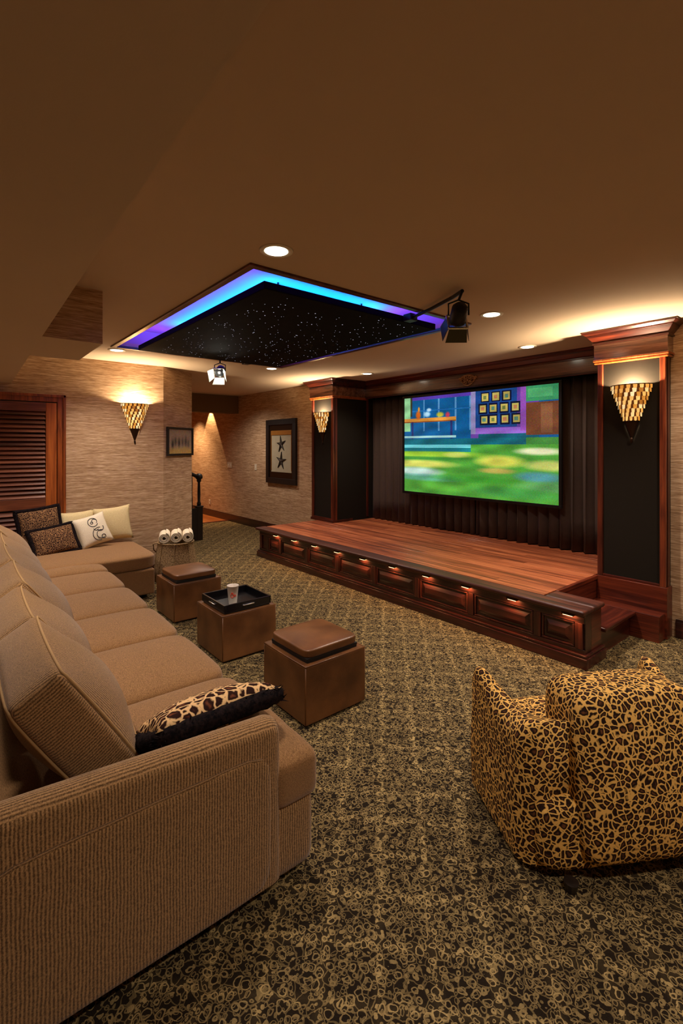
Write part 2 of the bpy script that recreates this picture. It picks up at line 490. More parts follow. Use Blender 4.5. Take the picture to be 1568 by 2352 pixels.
# ---------------- louvered door in the left wall
DY0, DY1 = .10, 1.0
door = struct('door_1', bx(WL - .02, WL + .004, DY0, DY1, 0, 2.1), M['dark'])
cs = MB()
cs.box(WL, WL + .03, DY1, DY1 + .085, 0, 2.185).box(WL, WL + .03, DY0 - .085, DY0, 0, 2.185)
cs.box(WL, WL + .031, DY0, DY1, 2.1, 2.185)
cs.box(WL + .03, WL + .042, DY1 + .055, DY1 + .085, 0, 2.185).box(WL + .03, WL + .042, DY0 - .085, DY1 + .085, 2.155, 2.185)
obj('door_casing', cs, M['trimw'], door, bevel=.004)
st = MB()
st.box(WL + .004, WL + .034, DY1 - .115, DY1 - .008, .01, 2.09).box(WL + .004, WL + .034, DY0 + .008, DY0 + .115, .01, 2.09)
obj('stile', st, M['trimw'], door, bevel=.004)
rl = MB()
for z0, z1 in ((.01, .20), (.90, 1.02), (1.99, 2.09)): rl.box(WL + .004, WL + .033, DY0 + .115, DY1 - .115, z0, z1)
obj('door_rail', rl, M['louver'], door, bevel=.004)
sl = MB().box(-.004, .004, 0, DY1 - DY0 - .236, -.027, .027)
slat0 = None
for i in range(20 + 14):
    z = 1.045 + i * .0487 if i < 20 else .225 + (i - 20) * .0487
    if slat0 is None:
        slat0 = obj('slat', sl, M['louver'], door, bevel=.002, local=True); s = slat0
    else:
        s = slat0.copy(); C.objects.link(s)
    s.location = (WL + .018, DY0 + .118, z); s.rotation_euler = (0, math.radians(-38), 0)

# ================================================================ STAGE
SX0, SX1, SY, SZ = -6.15, -1.54, 3.57, .42
stage = thing('stage', 'low mahogany stage with plank top, panelled front and small step lights', 'stage', (-3.8, 4.3, 0))
obj('riser_front', bx(SX0, SX1, SY, SY + .1, 0, SZ - .03), M['mahogd'], stage)
obj('side_panel', bx(SX1 - .1, SX1, SY + .1, 3.84, 0, SZ - .03), M['mahogy'], stage, bevel=.003)
obj('side_panel', bx(SX0, SX0 + .08, SY + .1, WB, 0, SZ - .03), M['mahogy'], stage, bevel=.003)
obj('side_panel', bx(-1.94, -1.885, 3.84, 4.62, .0, SZ - .03), M['mahogy'], stage, bevel=.003)
bs = MB().box(SX0 - .03, SX1 + .03, SY - .05, SY, 0, .075).box(SX0 - .02, SX1 + .02, SY - .04, SY, .075, .095)
bs.box(SX1, SX1 + .03, SY, 3.86, 0, .075).box(SX1, SX1 + .02, SY, 3.86, .075, .095)
obj('base_moulding', bs, M['mahogd'], stage, bevel=.005)
PX = [-5.93, -5.60, -4.98, -4.36, -3.74, -3.13, -2.51, -1.90, -1.58]
tr = bx(SX0, SX1, SY - .018, SY, .085, .125); obj('bottom_rail', tr, M['mahogd'], stage, bevel=.003)
obj('top_rail', bx(SX0, SX1, SY - .018, SY, .315, .365), M['mahogd'], stage, bevel=.003)
for i, x in enumerate([SX0 + .03] + PX):
    hwid = .028
    xx = min(x, SX1 - hwid)
    obj('stile', bx(xx - hwid, xx + hwid, SY - .019, SY, .125, .315), M['mahogdv'], stage, bevel=.003)
for a, b in zip(PX[:-1], PX[1:]):
    x0, x1 = a + .034, b - .034
    p = MB()
    # moulded sticking round the field, then a raised bevelled field
    for (c0, c1, z0, z1) in ((x0, x1, .297, .313), (x0, x1, .127, .143), (x0, x0 + .016, .143, .297), (x1 - .016, x1, .143, .297)):
        p.box(c0, c1, SY - .013, SY, z0, z1)
    obj('panel_moulding', p, M['mahogdv'], stage, bevel=.005)
    f0, f1, h0, h1 = x0 + .035, x1 - .035, .165, .277
    g = .03
    vs = [(f0, SY, h0), (f1, SY, h0), (f1, SY, h1), (f0, SY, h1), (f0 + g, SY - .016, h0 + g), (f1 - g, SY - .016, h0 + g), (f1 - g, SY - .016, h1 - g), (f0 + g, SY - .016, h1 - g)]
    obj('raised_panel', MB().add(vs, [(4, 5, 6, 7), (0, 1, 5, 4), (1, 2, 6, 5), (2, 3, 7, 6), (3, 0, 4, 7)]), M['mahogd'], stage)
# nosing ledge with rounded edge, returning round the right end
nz = MB().box(SX0 - .03, SX1 + .02, SY - .075, SY + .10, SZ - .036, SZ)
nz.box(-1.90, SX1 + .02, SY + .10, 3.86, SZ - .036, SZ)
obj('nosing', nz, M['nose'], stage, bevel=.014, seg=3)
obj('cove_under_nosing', MB().box(SX0, SX1 + .005, SY - .03, SY, SZ - .06, SZ - .036), M['mahog'], stage, bevel=.008)
# boards of the top
random.seed(8)
y = SY + .10
row = 0
while y < 5.50:
    y1 = min(y + .083, 5.52)
    xe = -1.905 if y < 4.66 else -1.86
    cuts = [SX0 + .005] + sorted(random.uniform(-5.4, -2.4) for _ in range(2)) + [xe]
    for a, b in zip(cuts[:-1], cuts[1:]):
        if b - a < .05: continue
        h = SZ + random.uniform(-.0006, .0006)
        obj('plank', bx(a + .0008, b - .0008, y + .0009, y1 - .0009, SZ - .025, h), M['plank'], stage, bevel=.0012, seg=1)
    y = y1; row += 1
obj('edge_board', bx(-1.905, -1.875, 3.86, 4.62, SZ - .036, SZ + .001), M['mahogy'], stage, bevel=.006)
obj('subfloor', bx(SX0 + .08, -1.93, SY + .1, 5.52, SZ - .06, SZ - .03), M['mahogy'], stage)
# side step in the notch
obj('step_tread', bx(-1.885, -1.515, 3.86, 4.46, .185, .215), M['mahogy'], stage, bevel=.008)
obj('step_riser', bx(-1.885, -1.56, 3.86, 4.44, 0, .185), M['mahogy'], stage)
obj('step_riser', bx(-1.885, -1.345, 4.46, 4.6, 0, .215), M['mahog'], stage, bevel=.004)
for i in range(10):
    x = -1.64 - i * .447
    sx = obj('step_light', MB().box(x - .045, x + .045, SY - .072, SY - .022, SZ - .052, SZ - .037), M['bronze'], stage, bevel=.003)
    obj('lens', MB().box(x - .035, x + .035, SY - .066, SY - .028, SZ - .055, SZ - .052), M['stepglow'], sx)
    lamp('step_lamp', 'AREA', (x, SY - .045, SZ - .058), .30, (1.0, .50, .18), shape='RECTANGLE', size=.08, size_y=.02, rot=(math.radians(18), 0, 0))

# ================================================================ COLUMNS
def crown(mb, x0, x1, y0, y1, z0, z1, out):
    """stepped and flared crown on three sides (front y0, both ends)"""
    H = z1 - z0
    mb.box(x0 - .012, x1 + .012, y0 - .012, y1, z0, z0 + H * .14)
    g = out * .55
    mb.box(x0, x1, y0, y1, z0 + H * .14, z0 + H * .62, grow=g)
    mb.box(x0 - g, x1 + g, y0 - g, y1 + g, z0 + H * .62, z0 + H * .72, grow=.006)
    mb.box(x0 - g - .01, x1 + g + .01, y0 - g - .01, y1 + g, z0 + H * .72, z0 + H * .88, grow=out * .3)
    mb.box(x0 - out, x1 + out, y0 - out, y1 + out, z0 + H * .88, z1)
    return mb

def column(label, x0, x1, zb, zp, y0=4.6, y1=5.5, wide=0):
    t = thing('column', label, 'column', ((x0 + x1) / 2, y0, zb))
    obj('shaft', bx(x0, x1, y0 + .03, y1, zb, 2.38), M['felt'], t)
    if zp > zb + .12:
        obj('plinth', bx(x0, x1 + .012, y0 - .006, y1 - .5, zb, zp - .01), M['mahog'], t, bevel=.003)
    else:
        obj('plinth', bx(x0 - .012, x1 + .012, y0 - .014, y1 - .5, zb, zp - .01), M['mahog'], t, bevel=.004)
    for a, b in ((x0, x0 + .045), (x1 - .045, x1)):
        obj('stile', bx(a, b, y0, y0 + .04, zp - .01, 2.37), M['mahogv'], t, bevel=.004)
    obj('rail', bx(x0 + .045, x1 - .045, y0 + .002, y0 + .04, zp - .012, zp + .012), M['mahog'], t, bevel=.003)
    obj('cloth_panel', bx(x0 + .045, x1 - .045, y0 + .022, y0 + .032, zp + .012, 2.345), M['felt'], t)
    # side trim
    for xx in (x0 - .006, x1 - .014):
        obj('side_stile', bx(xx, xx + .02, y0 + .04, y0 + .085, zp - .01, 2.37), M['mahogv'], t, bevel=.003)
        obj('side_stile', bx(xx, xx + .02, y1 - .2, y1 - .16, zp - .01, 2.37), M['mahogv'], t, bevel=.003)
    hd = MB().box(x0 - .03, x1 + .03, y0 - .03, y1 - .2, 2.365, 2.385).box(x0 - .022, x1 + .022, y0 - .022, y1 - .2, 2.345, 2.365)
    obj('neck_moulding', hd, M['trimw'], t, bevel=.006)
    obj('frieze', bx(x0 - .02, x1 + .02, y0 - .02, y1 - .2, 2.385, 2.53), M['fascia'], t)
    obj('crown_moulding', crown(MB(), x0 - .02, x1 + .02, y0 - .02, y1 - .22, 2.52, CEIL_Z - .001, .085), M['mahog'], t, bevel=.003)
    return t
column('tall cloth-panelled column right of the screen, standing on the floor', -1.88, -1.34, 0, .435)
column('tall cloth-panelled column left of the screen, standing on the stage end', -6.30, -5.75, SZ, SZ + .05)

# ---------------- valance with crown and carved emblem
vx0, vx1, vy = -5.735, -1.895, 5.27
val = thing('valance', 'long mahogany valance spanning between the columns above the screen', 'valance', (-3.8, vy, 2.37))
obj('fascia', bx(vx0, vx1, vy, vy + .03, 2.385, 2.56), M['fascia'], val)
obj('bottom_bead', MB().box(vx0, vx1, vy - .015, vy + .03, 2.365, 2.387), M['mahog'], val, bevel=.006)
cm = MB()
def along(mb, y0, y1, z0, z1, g0=0):
    vs = [(vx0, y0, z0), (vx1, y0, z0), (vx1, vy + .03, z0), (vx0, vy + .03, z0), (vx0, y1, z1), (vx1, y1, z1), (vx1, vy + .03, z1), (vx0, vy + .03, z1)]
    mb.add(vs, [(3, 2, 1, 0), (4, 5, 6, 7), (0, 1, 5, 4), (1, 2, 6, 5), (2, 3, 7, 6), (3, 0, 4, 7)])
along(cm, vy - .012, vy - .012, 2.535, 2.552); along(cm, vy, vy - .05, 2.552, 2.60); along(cm, vy - .055, vy - .055, 2.60, 2.612); along(cm, vy - .06, vy - .09, 2.612, 2.628); along(cm, vy - .09, vy - .09, 2.628, CEIL_Z - .001)
obj('crown_moulding', cm, M['mahog'], val)
em = MB(); ex, ez, ey = -3.755, 2.462, vy - .018
for sx in (-1, 1):
    for (cx_, cz_, r0, turns, dr) in ((.075, .0, .046, 1.6, -.034), (.03, .035, .026, 1.2, -.018), (.032, -.03, .022, 1.2, -.014), (.115, .02, .022, 1.1, -.014)):
        pts = []; rs = []
        for k in range(26):
            q = k / 25; a = q * turns * 2 * math.pi
            r = r0 + dr * q
            pts.append((ex + sx * (cx_ + r * math.cos(a)), ey, ez + cz_ + r * math.sin(a))); rs.append(.0085 * (1 - .45 * q))
        em.tube(pts, .007, 6, rs=rs)
em.tube([(ex - .10, ey, ez + .045), (ex - .05, ey, ez + .062), (ex, ey, ez + .066), (ex + .05, ey, ez + .062), (ex + .10, ey, ez + .045)], .008, 6)
em.tube([(ex - .07, ey, ez - .045), (ex - .03, ey, ez - .062), (ex, ey, ez - .07), (ex + .03, ey, ez - .062), (ex + .07, ey, ez - .045)], .008, 6)
em.lathe([(.001, -.016), (.014, -.012), (.018, 0)], (ex, ey, ez), 12, 'y')
tag(obj('carved_emblem', em, M['carve'], None, smooth=True), 'small carved scrollwork emblem fixed to the middle of the valance', 'ornament')

# ---------------- curtains
def curtain(label, x0, x1, folds, seed, y=5.43):
    rnd = random.Random(seed); n = folds * 12; nz = 6
    ph = [rnd.uniform(.7, 1.3) for _ in range(folds + 1)]
    mb = MB()
    for j in range(nz + 1):
        z = SZ + .012 + (2.37 - SZ - .012) * j / nz
        for i in range(n + 1):
            q = i / 12; f = min(int(q), folds - 1)
            a = ph[f] * (1 - (q - f)) + ph[f + 1] * (q - f)
            amp = .048 * a * (1.15 - .3 * j / nz)
            yy = y + amp * math.sin(q * 2 * math.pi) + .008 * math.sin(q * 5.1 + j * .5)
            xx = x0 + (x1 - x0) * i / n + .010 * a * math.sin(q * 4 * math.pi)
            mb.v.append((xx, yy, z))
    for j in range(nz):
        for i in range(n):
            a = j * (n + 1) + i; mb.f.append((a, a + 1, a + n + 2, a + n + 1)); mb.mi.append(0)
    o = obj('curtain', mb, M['curtain'], None, smooth=True)
    s = o.modifiers.new('thick', 'SOLIDIFY'); s.thickness = .004
    tag(o, label, 'curtain')
curtain('dark pleated curtain covering the left half of the wall behind the screen', -5.735, -3.77, 15, 3)
curtain('dark pleated curtain covering the right half of the wall behind the screen', -3.75, -1.895, 14, 5)

# ---------------- projection screen
scx0, scx1, scz0, scz1, scy = -4.955, -2.545, .90, 2.345, 5.30
ps = thing('projection_screen', 'black framed projection screen showing a bright cartoon bedroom', 'screen', ((scx0 + scx1) / 2, scy, scz0))
fr = MB(); bw = .035
fr.box(scx0, scx1, scy, scy + .035, scz0, scz0 + bw).box(scx0, scx1, scy, scy + .035, scz1 - bw, scz1)
fr.box(scx0, scx0 + bw, scy, scy + .035, scz0 + bw, scz1 - bw).box(scx1 - bw, scx1, scy, scy + .035, scz0 + bw, scz1 - bw)
obj('frame', fr, M['metalb'], ps, bevel=.004)
obj('backing', bx(scx0 + .02, scx1 - .02, scy + .02, scy + .034, scz0 + .02, scz1 - .02), M['metalb'], ps)
NX, NY = 320, 184
img = np.zeros((NY, NX, 3)); U, V = np.meshgrid((np.arange(NX) + .5) / NX, (np.arange(NY) + .5) / NY)
def rc(u0, u1, v0, v1, c, a=1.0):
    k = (U >= u0) & (U < u1) & (V >= v0) & (V < v1); img[k] = img[k] * (1 - a) + np.array(c) * a
def blob(u, v, ru, rv, c, a=1.0, p=1.0):
    w = np.clip(1.25 - ((U - u) / ru) ** 2 - ((V - v) / rv) ** 2, 0, 1)[..., None] ** p * a
    img[:] = img * (1 - w) + np.array(c) * w
rc(0, 1, 0, 1, (14, 92, 150))
for u in (.0, .155, .27, .39, .49): rc(u, u + .012, 0, .36, (90, 150, 200))
rc(.05, .5, 0, .03, (90, 60, 170)); rc(.05, .5, .14, .15, (30, 110, 180))
rc(0, .05, 0, .36, (150, 210, 150)); rc(0.05, .065, 0, .2, (60, 60, 40))
rc(.5, .9, 0, .44, (104, 66, 158)); rc(.52, .78, 0, .34, (26, 70, 140)); rc(.50, .53, 0, .4, (150, 140, 190))
rc(.53, .84, .35, .40, (150, 100, 200)); rc(.55, .9, .40, .44, (20, 90, 110))
for r_, (vv, us) in enumerate(((.045, (.565, .63, .695)), (.15, (.55, .615, .68, .745)), (.255, (.56, .615, .685, .75)))):
    for k, u in enumerate(us):
        rc(u, u + .055, vv - .03, vv + .065, (14, 20, 50)); rc(u + .008, u + .047, vv - .016, vv + .051, (196, 176, 90))
        rc(u + .016, u + .036, vv + .002, vv + .034, [(110, 120, 60), (190, 120, 80), (90, 140, 120)][(r_ + k) % 3])
rc(.82, 1, 0, .13, (60, 150, 96)); rc(.84, .97, .02, .10, (84, 176, 110)); rc(.83, 1, .14, .42, (118, 66, 40)); rc(.91, .97, .16, .40, (140, 88, 56))
rc(.80, .83, 0, .38, (150, 80, 180))
rc(0, .40, .225, .262, (226, 150, 60)); rc(0, .40, .255, .268, (150, 80, 30)); rc(.06, .075, .26, .45, (40, 50, 110)); rc(.36, .375, .26, .44, (40, 50, 110))
blob(.115, .19, .022, .05, (236, 110, 30)); blob(.12, .13, .009, .03, (240, 150, 50)); blob(.185, .185, .028, .032, (170, 210, 230)); blob(.20, .14, .02, .02, (190, 220, 240)); blob(.285, .195, .03, .028, (210, 200, 60)); blob(.34, .20, .018, .03, (200, 60, 90))
rc(0, .4, .41, .432, (170, 220, 220)); rc(0, 1, .44, 1, (84, 164, 58))
rc(0, 1, .44, .50, (20, 104, 120)); rc(0, .5, .50, .53, (110, 206, 214)); rc(0, .5, .53, .57, (24, 120, 130)); rc(.83, 1, .44, .50, (70, 140, 60))
blob(.15, .60, .5, .035, (180, 226, 60), .9); blob(.1, .64, .4, .02, (60, 140, 60), .7); blob(.12, .70, .30, .045, (240, 236, 110), .95); blob(.10, .78, .22, .05, (214, 240, 236), .9)
blob(.16, .84, .30, .04, (110, 190, 190), .6); blob(.68, .655, .16, .06, (232, 226, 90), .95); blob(.66, .74, .12, .03, (226, 170, 90), .7)
blob(.9, .56, .14, .035, (240, 236, 190), .95); blob(.95, .68, .14, .05, (232, 226, 120), .85); blob(.9, .78, .14, .05, (90, 160, 190), .8); blob(.95, .86, .2, .05, (110, 176, 110), .7)
blob(.4, .60, .1, .03, (230, 236, 120), .8); blob(.5, .83, .3, .035, (60, 150, 44), .7); blob(.4, .93, .4, .04, (96, 176, 60), .8); blob(.75, .93, .3, .05, (70, 160, 76), .7)
rng = np.random.RandomState(2)
lowf = np.zeros((NY, NX))
for k_ in range(40):
    fu_, fv_, ph_ = rng.uniform(4, 40), rng.uniform(6, 60), rng.uniform(0, 6.3); lowf += np.sin(U * fu_ + V * fv_ * rng.choice((-1, 1)) + ph_)
img = img * (1 + .035 * lowf[..., None] / 2.5) * .94
img = np.clip(img + rng.normal(0, 7, img.shape), 0, 255) / 255
limg = np.where(img <= .04045, img / 12.92, ((img + .055) / 1.055) ** 2.4)
mb = MB(); px0, px1, pz0, pz1 = scx0 + bw, scx1 - bw, scz0 + bw, scz1 - bw
for j in range(NY + 1):
    for i in range(NX + 1): mb.v.append((px0 + (px1 - px0) * i / NX, scy + .012, pz1 - (pz1 - pz0) * j / NY))
for j in range(NY):
    for i in range(NX):
        a = j * (NX + 1) + i; mb.f.append((a, a + NX + 1, a + NX + 2, a + 1)); mb.mi.append(0)
m = NT('projected_picture', .8, spec=.1)
at = m.n('ShaderNodeAttribute', attribute_name='pic'); m.color((20, 20, 20)).emit(at.outputs['Color'], 1.0)
pic = obj('projected_picture', mb, m.m, ps)
ca = pic.data.color_attributes.new('pic', 'FLOAT_COLOR', 'CORNER')
arr = np.ones((NY * NX, 4, 4), np.float32); arr[:, :, :3] = limg.reshape(-1, 1, 3); ca.data.foreach_set('color', arr.ravel())

# ================================================================ STAR CEILING PANEL
qx0, qx1, qy0, qy1 = -5.12, -2.61, 1.54, 3.20
sp_ = thing('star_ceiling_panel', 'black starlit ceiling panel floating in the blue-lit cove', 'ceiling panel', ((qx0 + qx1) / 2, (qy0 + qy1) / 2, 2.58))
obj('panel', bx(qx0, qx1, qy0, qy1, 2.585, 2.635), M['panelblk'], sp_, bevel=.004)
mb = MB(); rnd = random.Random(11)
for k in range(330):
    x, y = rnd.uniform(qx0 + .04, qx1 - .04), rnd.uniform(qy0 + .04, qy1 - .04)
    r = rnd.choice((.0022, .003, .003, .004, .005))
    mb.add([(x + r * math.cos(a), y + r * math.sin(a), 2.5835) for a in (0, 1.26, 2.51, 3.77, 5.03)], [(4, 3, 2, 1, 0)])
obj('fibre_stars', mb, M['star'], sp_, kind='stuff')
hg = MB()
for x in (-4.6, -3.1):
    for y in (1.95, 2.8): hg.tube([(x, y, 2.635), (x, y, rz)], .008)
obj('hanger', hg, M['metalb'], sp_)
ex_, ey_ = .46, .30
kx0, kx1, ky0, ky1 = qx0 + .30, qx1 - ex_, qy0 + ey_, qy1 - .22
kb = MB(); ls = MB()
for (a, b, c, d) in ((kx0, kx0 + .03, ky0, ky1), (kx1 - .03, kx1, ky0, ky1), (kx0, kx1, ky0, ky0 + .03), (kx0, kx1, ky1 - .03, ky1)):
    kb.box(a, b, c, d, 2.635, 2.70)
    ls.box(a + .009, b - .009, c + .009, d - .009, 2.70, 2.705)
obj('light_ledge', kb, M['metalb'], sp_)
obj('light_strip', ls, M['ledw'], sp_)
cxm, cym = (kx0 + kx1) / 2, (ky0 + ky1) / 2
LEDP = 6.0
for (x, y, sx, sy) in ((kx1 - .015, cym, .02, ky1 - ky0), (kx0 + .015, cym, .02, ky1 - ky0), (cxm, ky0 + .015, kx1 - kx0, .02), (cxm, ky1 - .015, kx1 - kx0, .02)):
    lamp('led_lamp', 'AREA', (x, y, 2.712), LEDP * max(sx, sy) / 2.4, (.0, .25, 1.0), shape='RECTANGLE', size=sx, size_y=sy, rot=(math.pi, 0, 0))
for (x, y, sx, sy) in ((qx1 - .03, (qy0 + qy1) / 2, .02, 1.6), (qx0 + .03, (qy0 + qy1) / 2, .02, 1.6), ((qx0 + qx1) / 2, qy0 + .03, 2.45, .02), ((qx0 + qx1) / 2, qy1 - .03, 2.45, .02)):
    lamp('led_violet_lamp', 'AREA', (x, y, 2.65), LEDP * max(sx, sy) / 2.4 * .55, (.20, .035, 1.0), shape='RECTANGLE', size=sx, size_y=sy, rot=(math.pi, 0, 0))

# ================================================================ DOWNLIGHTS
clab = ['round recessed downlight nearest the camera, above the blue cove corner', 'round recessed downlight right of the black spotlight by the cove',
        'round recessed downlight over the stage in front of the right column', 'round recessed downlight over the stage near the left column',
        'round recessed downlight at the far corner of the star panel', 'round recessed downlight above the sofa end near the sconce wall']
c0 = None
for i, ((x, y), p) in enumerate(CANS):
    if c0 is None:
        c0 = thing('ceiling_light', clab[0], 'ceiling light', (x, y, CEIL_Z), 'recessed ceiling downlights'); t = c0
        obj('trim_ring', MB().lathe([(.062, -.004), (.075, -.008), (.088, -.006), (.09, 0)], (x, y, CEIL_Z), 28), M['trimwht'], t, smooth=True)
        obj('lamp_face', MB().lathe([(.001, -.010), (.045, -.0095), (.062, -.006)], (x, y, CEIL_Z), 24), M['canlight'], t, smooth=True)
    else:
        t = copy_tree(c0); t.location = (x, y, CEIL_Z); t['label'] = clab[i]

# ================================================================ SCONCES
tile_me = None
def sconce(label, loc, rot, power):
    """half cone of shell tiles; local +Y is away from the wall... built facing -Y, rotated by rot"""
    global tile_me
    R0, H, D = .165, .47, .13
    t = thing('wall_sconce', label, 'sconce', loc, 'cone shaped wall sconces')
    NS = 18
    def P(q, h, off=0):                       # q 0..1 round the half cone, h 0..1 down
        a = math.pi * q; r = (1 - h)
        return Vector((-(R0 * r + off) * math.cos(a), -(D * r + off) * math.sin(a) - .004, -H * h))
    ln = MB()
    rows = 10
    hs = [i * .66 / rows for i in range(rows + 1)]
    for h in hs:
        for k in range(NS + 1): ln.v.append(tuple(P(k / NS, h, -.004)))
    for i in range(rows):
        for k in range(NS):
            a = i * (NS + 1) + k; ln.f.append((a, a + NS + 1, a + NS + 2, a + 1)); ln.mi.append(0)
    obj('shade_liner', ln, M['liner'], t, smooth=True, local=True)
    tip = MB(); hh = [.655, .75, .85, .95, 1.0]
    for h in hh:
        for k in range(NS + 1): tip.v.append(tuple(P(k / NS, h, .003 if h < 1 else .006)))
    for i in range(len(hh) - 1):
        for k in range(NS):
            a = i * (NS + 1) + k; tip.f.append((a, a + NS + 1, a + NS + 2, a + 1)); tip.mi.append(0)
    tip.lathe([(.001, -.035), (.009, -.02), (.013, 0), (.009, .015), (.001, .02)], (0, -.008, -H), 10)
    obj('pointed_tip', tip, M['bronze'], t, smooth=True, local=True)
    rim = MB(); rim.tube([P(k / NS, 0) for k in range(NS + 1)], .004, 6)
    rim.tube([P(k / NS, .66, .004) for k in range(NS + 1)], .004, 6)
    rim.tube([P(0, 0), P(1, 0)], .004, 6)
    obj('rim', rim, M['bronze'], t, smooth=True, local=True)
    obj('backplate', MB().add([(-R0, .0, 0), (R0, .0, 0), (0, .0, -H), (-R0, -.004, 0), (R0, -.004, 0), (0, -.004, -H)], [(0, 1, 2), (5, 4, 3), (0, 3, 4, 1), (1, 4, 5, 2), (2, 5, 3, 0)]), M['bronze'], t, local=True)
    if tile_me is None:
        me = bpy.data.meshes.new('shell_tile')
        w = .5
        me.from_pydata([(-w, 0, .5), (-.6 * w, -.25, .62), (.6 * w, -.25, .62), (w, 0, .5), (w * .8, -.1, -.5), (0, -.35, -.62), (-w * .8, -.1, -.5)], [], [(0, 6, 5, 1), (1, 5, 2), (2, 5, 4, 3)])
        me.materials.append(M['shell']); tile_me = me
    n = 10; nr = 9
    for r in range(nr):
        h = (r + .5) * .655 / nr
        nn = max(4, round(n * (1 - h * .72)))
        for k in range(nn):
            q = (k + .5 + (.25 if r % 2 else -.25) * .6) / nn
            if not 0.01 < q < .99: continue
            p = P(q, h, .003)
            o = bpy.data.objects.new('shell_tile', tile_me); C.objects.link(o); o.parent = t
            a = math.pi * q
            nrm = Vector((-math.cos(a) / R0, -math.sin(a) / D, 0)).normalized()
            o.location = p
            o.rotation_euler = (0, 0, math.atan2(nrm.y, nrm.x) + math.pi / 2)
            wdt = math.pi * .147 * (1 - h) / nn
            o.scale = (wdt * .74, .012, H * .655 / nr * .92)
    t.rotation_euler = (0, 0, rot)
    Lp = Matrix.Rotation(rot, 4, 'Z') @ Vector((0, -.062, -.045)) + Vector(loc)
    lamp('sconce_lamp', 'POINT', Lp, power, (1.0, .78, .5), shadow_soft_size=.028)
    return t
sconce('amber shell cone sconce on the papered wall between the louvered door and the picture', (WL, 1.85, 2.13), math.radians(90), 19)
sconce('amber shell cone sconce on the tall column right of the screen', (-1.60, 4.62, 2.13), 0, 38)
sconce('amber shell cone sconce on the column left of the screen', (-6.02, 4.62, 2.13), 0, 25)

# ================================================================ SPOTLIGHTS
def spotlight(label, headpos, target, arm, size=1.0, splay=28, flap=None, power=0):
    """theatre spot with four barn doors hung from a bar; head built along local -Y"""
    t = thing('spotlight', label, 'spotlight', headpos, None)
    d = (Vector(target) - Vector(headpos)).normalized()
    rotm = d.to_track_quat('Y', 'Z').to_matrix().to_4x4()      # local +Y looks at the target
    B = lambda mb: mb.xf(rotm)
    s = size
    obj('housing', B(MB().lathe([(.001, -.085 * s), (.035 * s, -.08 * s), (.052 * s, -.06 * s), (.055 * s, .05 * s), (.050 * s, .055 * s)], (0, 0, 0), 20, 'y')), M['metalb'], t, smooth=True, local=True)
    obj('lens', B(MB().lathe([(.001, .046 * s), (.044 * s, .044 * s), (.049 * s, .04 * s)], (0, 0, 0), 20, 'y')), M['spotlens'], t, smooth=True, local=True)
    fr = MB()
    for q in (-1, 1):
        fr.box(-.062 * s, .062 * s, .05 * s, .062 * s, q * .062 * s - .006 * s, q * .062 * s + .006 * s)
        fr.box(q * .062 * s - .006 * s, q * .062 * s + .006 * s, .05 * s, .062 * s, -.062 * s, .062 * s)
    obj('gel_frame', B(fr), M['chrome'], t, bevel=.001, local=True)
    for k, ang in enumerate((0, 90, 180, 270)):
        fl = MB().add([(-.058 * s, 0, 0), (.058 * s, 0, 0), (.072 * s, .10 * s, .0), (-.072 * s, .10 * s, .0), (-.058 * s, 0, .003), (.058 * s, 0, .003), (.072 * s, .10 * s, .003), (-.072 * s, .10 * s, .003)],
                      [(3, 2, 1, 0), (4, 5, 6, 7), (0, 1, 5, 4), (1, 2, 6, 5), (2, 3, 7, 6), (3, 0, 4, 7)])
        fl.xf(Matrix.Rotation(math.radians(ang), 4, 'Y') @ Matrix.Translation((0, .062 * s, .062 * s)) @ Matrix.Rotation(math.radians(splay), 4, 'X'))
        obj('barn_door', B(fl), flap or M['metalb'], t, local=True)
    if power: lamp('spotlight_lamp', 'POINT', Vector(headpos) + d * .075 * s, power, (1, .93, .82), shadow_soft_size=.02)
    yk = MB(); yk.tube([(-.066 * s, 0, 0), (-.066 * s, 0, .075 * s), (0, 0, .10 * s), (.066 * s, 0, .075 * s), (.066 * s, 0, 0)], .006 * s, 6)
    ang = math.atan2(d.y, d.x) - math.pi / 2
    yk.xf(Matrix.Rotation(ang, 4, 'Z'))
    obj('yoke', yk, M['metalb'], t, local=True)
    hp = Vector(headpos)
    st = MB(); st.tube([Vector((0, 0, .095 * s)), Vector(arm[0]) - hp], .009 * s, 8)
    st.tube([Vector(a) - hp for a in arm], .013 * s, 8)
    obj('mounting_arm', st, M['metalb'], t, local=True)
    return t
sr = spotlight('black barn-door spotlight hung from the right corner of the blue cove', (-1.93, 2.60, 2.46), (-4.2, 4.6, .3),
               [(-1.90, 2.60, 2.612), (-2.02, 2.66, 2.612), (-2.30, 2.76, 2.610), (-2.54, 2.83, 2.610)], 1.0, 14, M['olive'])
plate = sr
obj('ceiling_plate', bx(-2.60, -2.52, 2.79, 2.87, 2.585, 2.639), M['metalb'], sr, bevel=.004)
sl_ = spotlight('black barn-door spotlight with pale lit flaps hung beyond the far cove corner', (-5.12, 2.44, 2.46), (-3.3, .9, .9),
                [(-5.12, 2.44, 2.60), (-5.12, 2.62, 2.615), (-5.20, 2.80, 2.615)], .95, 24, M['lit_flap'], .7)  # flaps coloured pale to paint in the lens light; the metal is black
obj('ceiling_plate', bx(-5.24, -5.16, 2.78, 2.86, 2.59, 2.612), M['metalb'], sl_, bevel=.004)

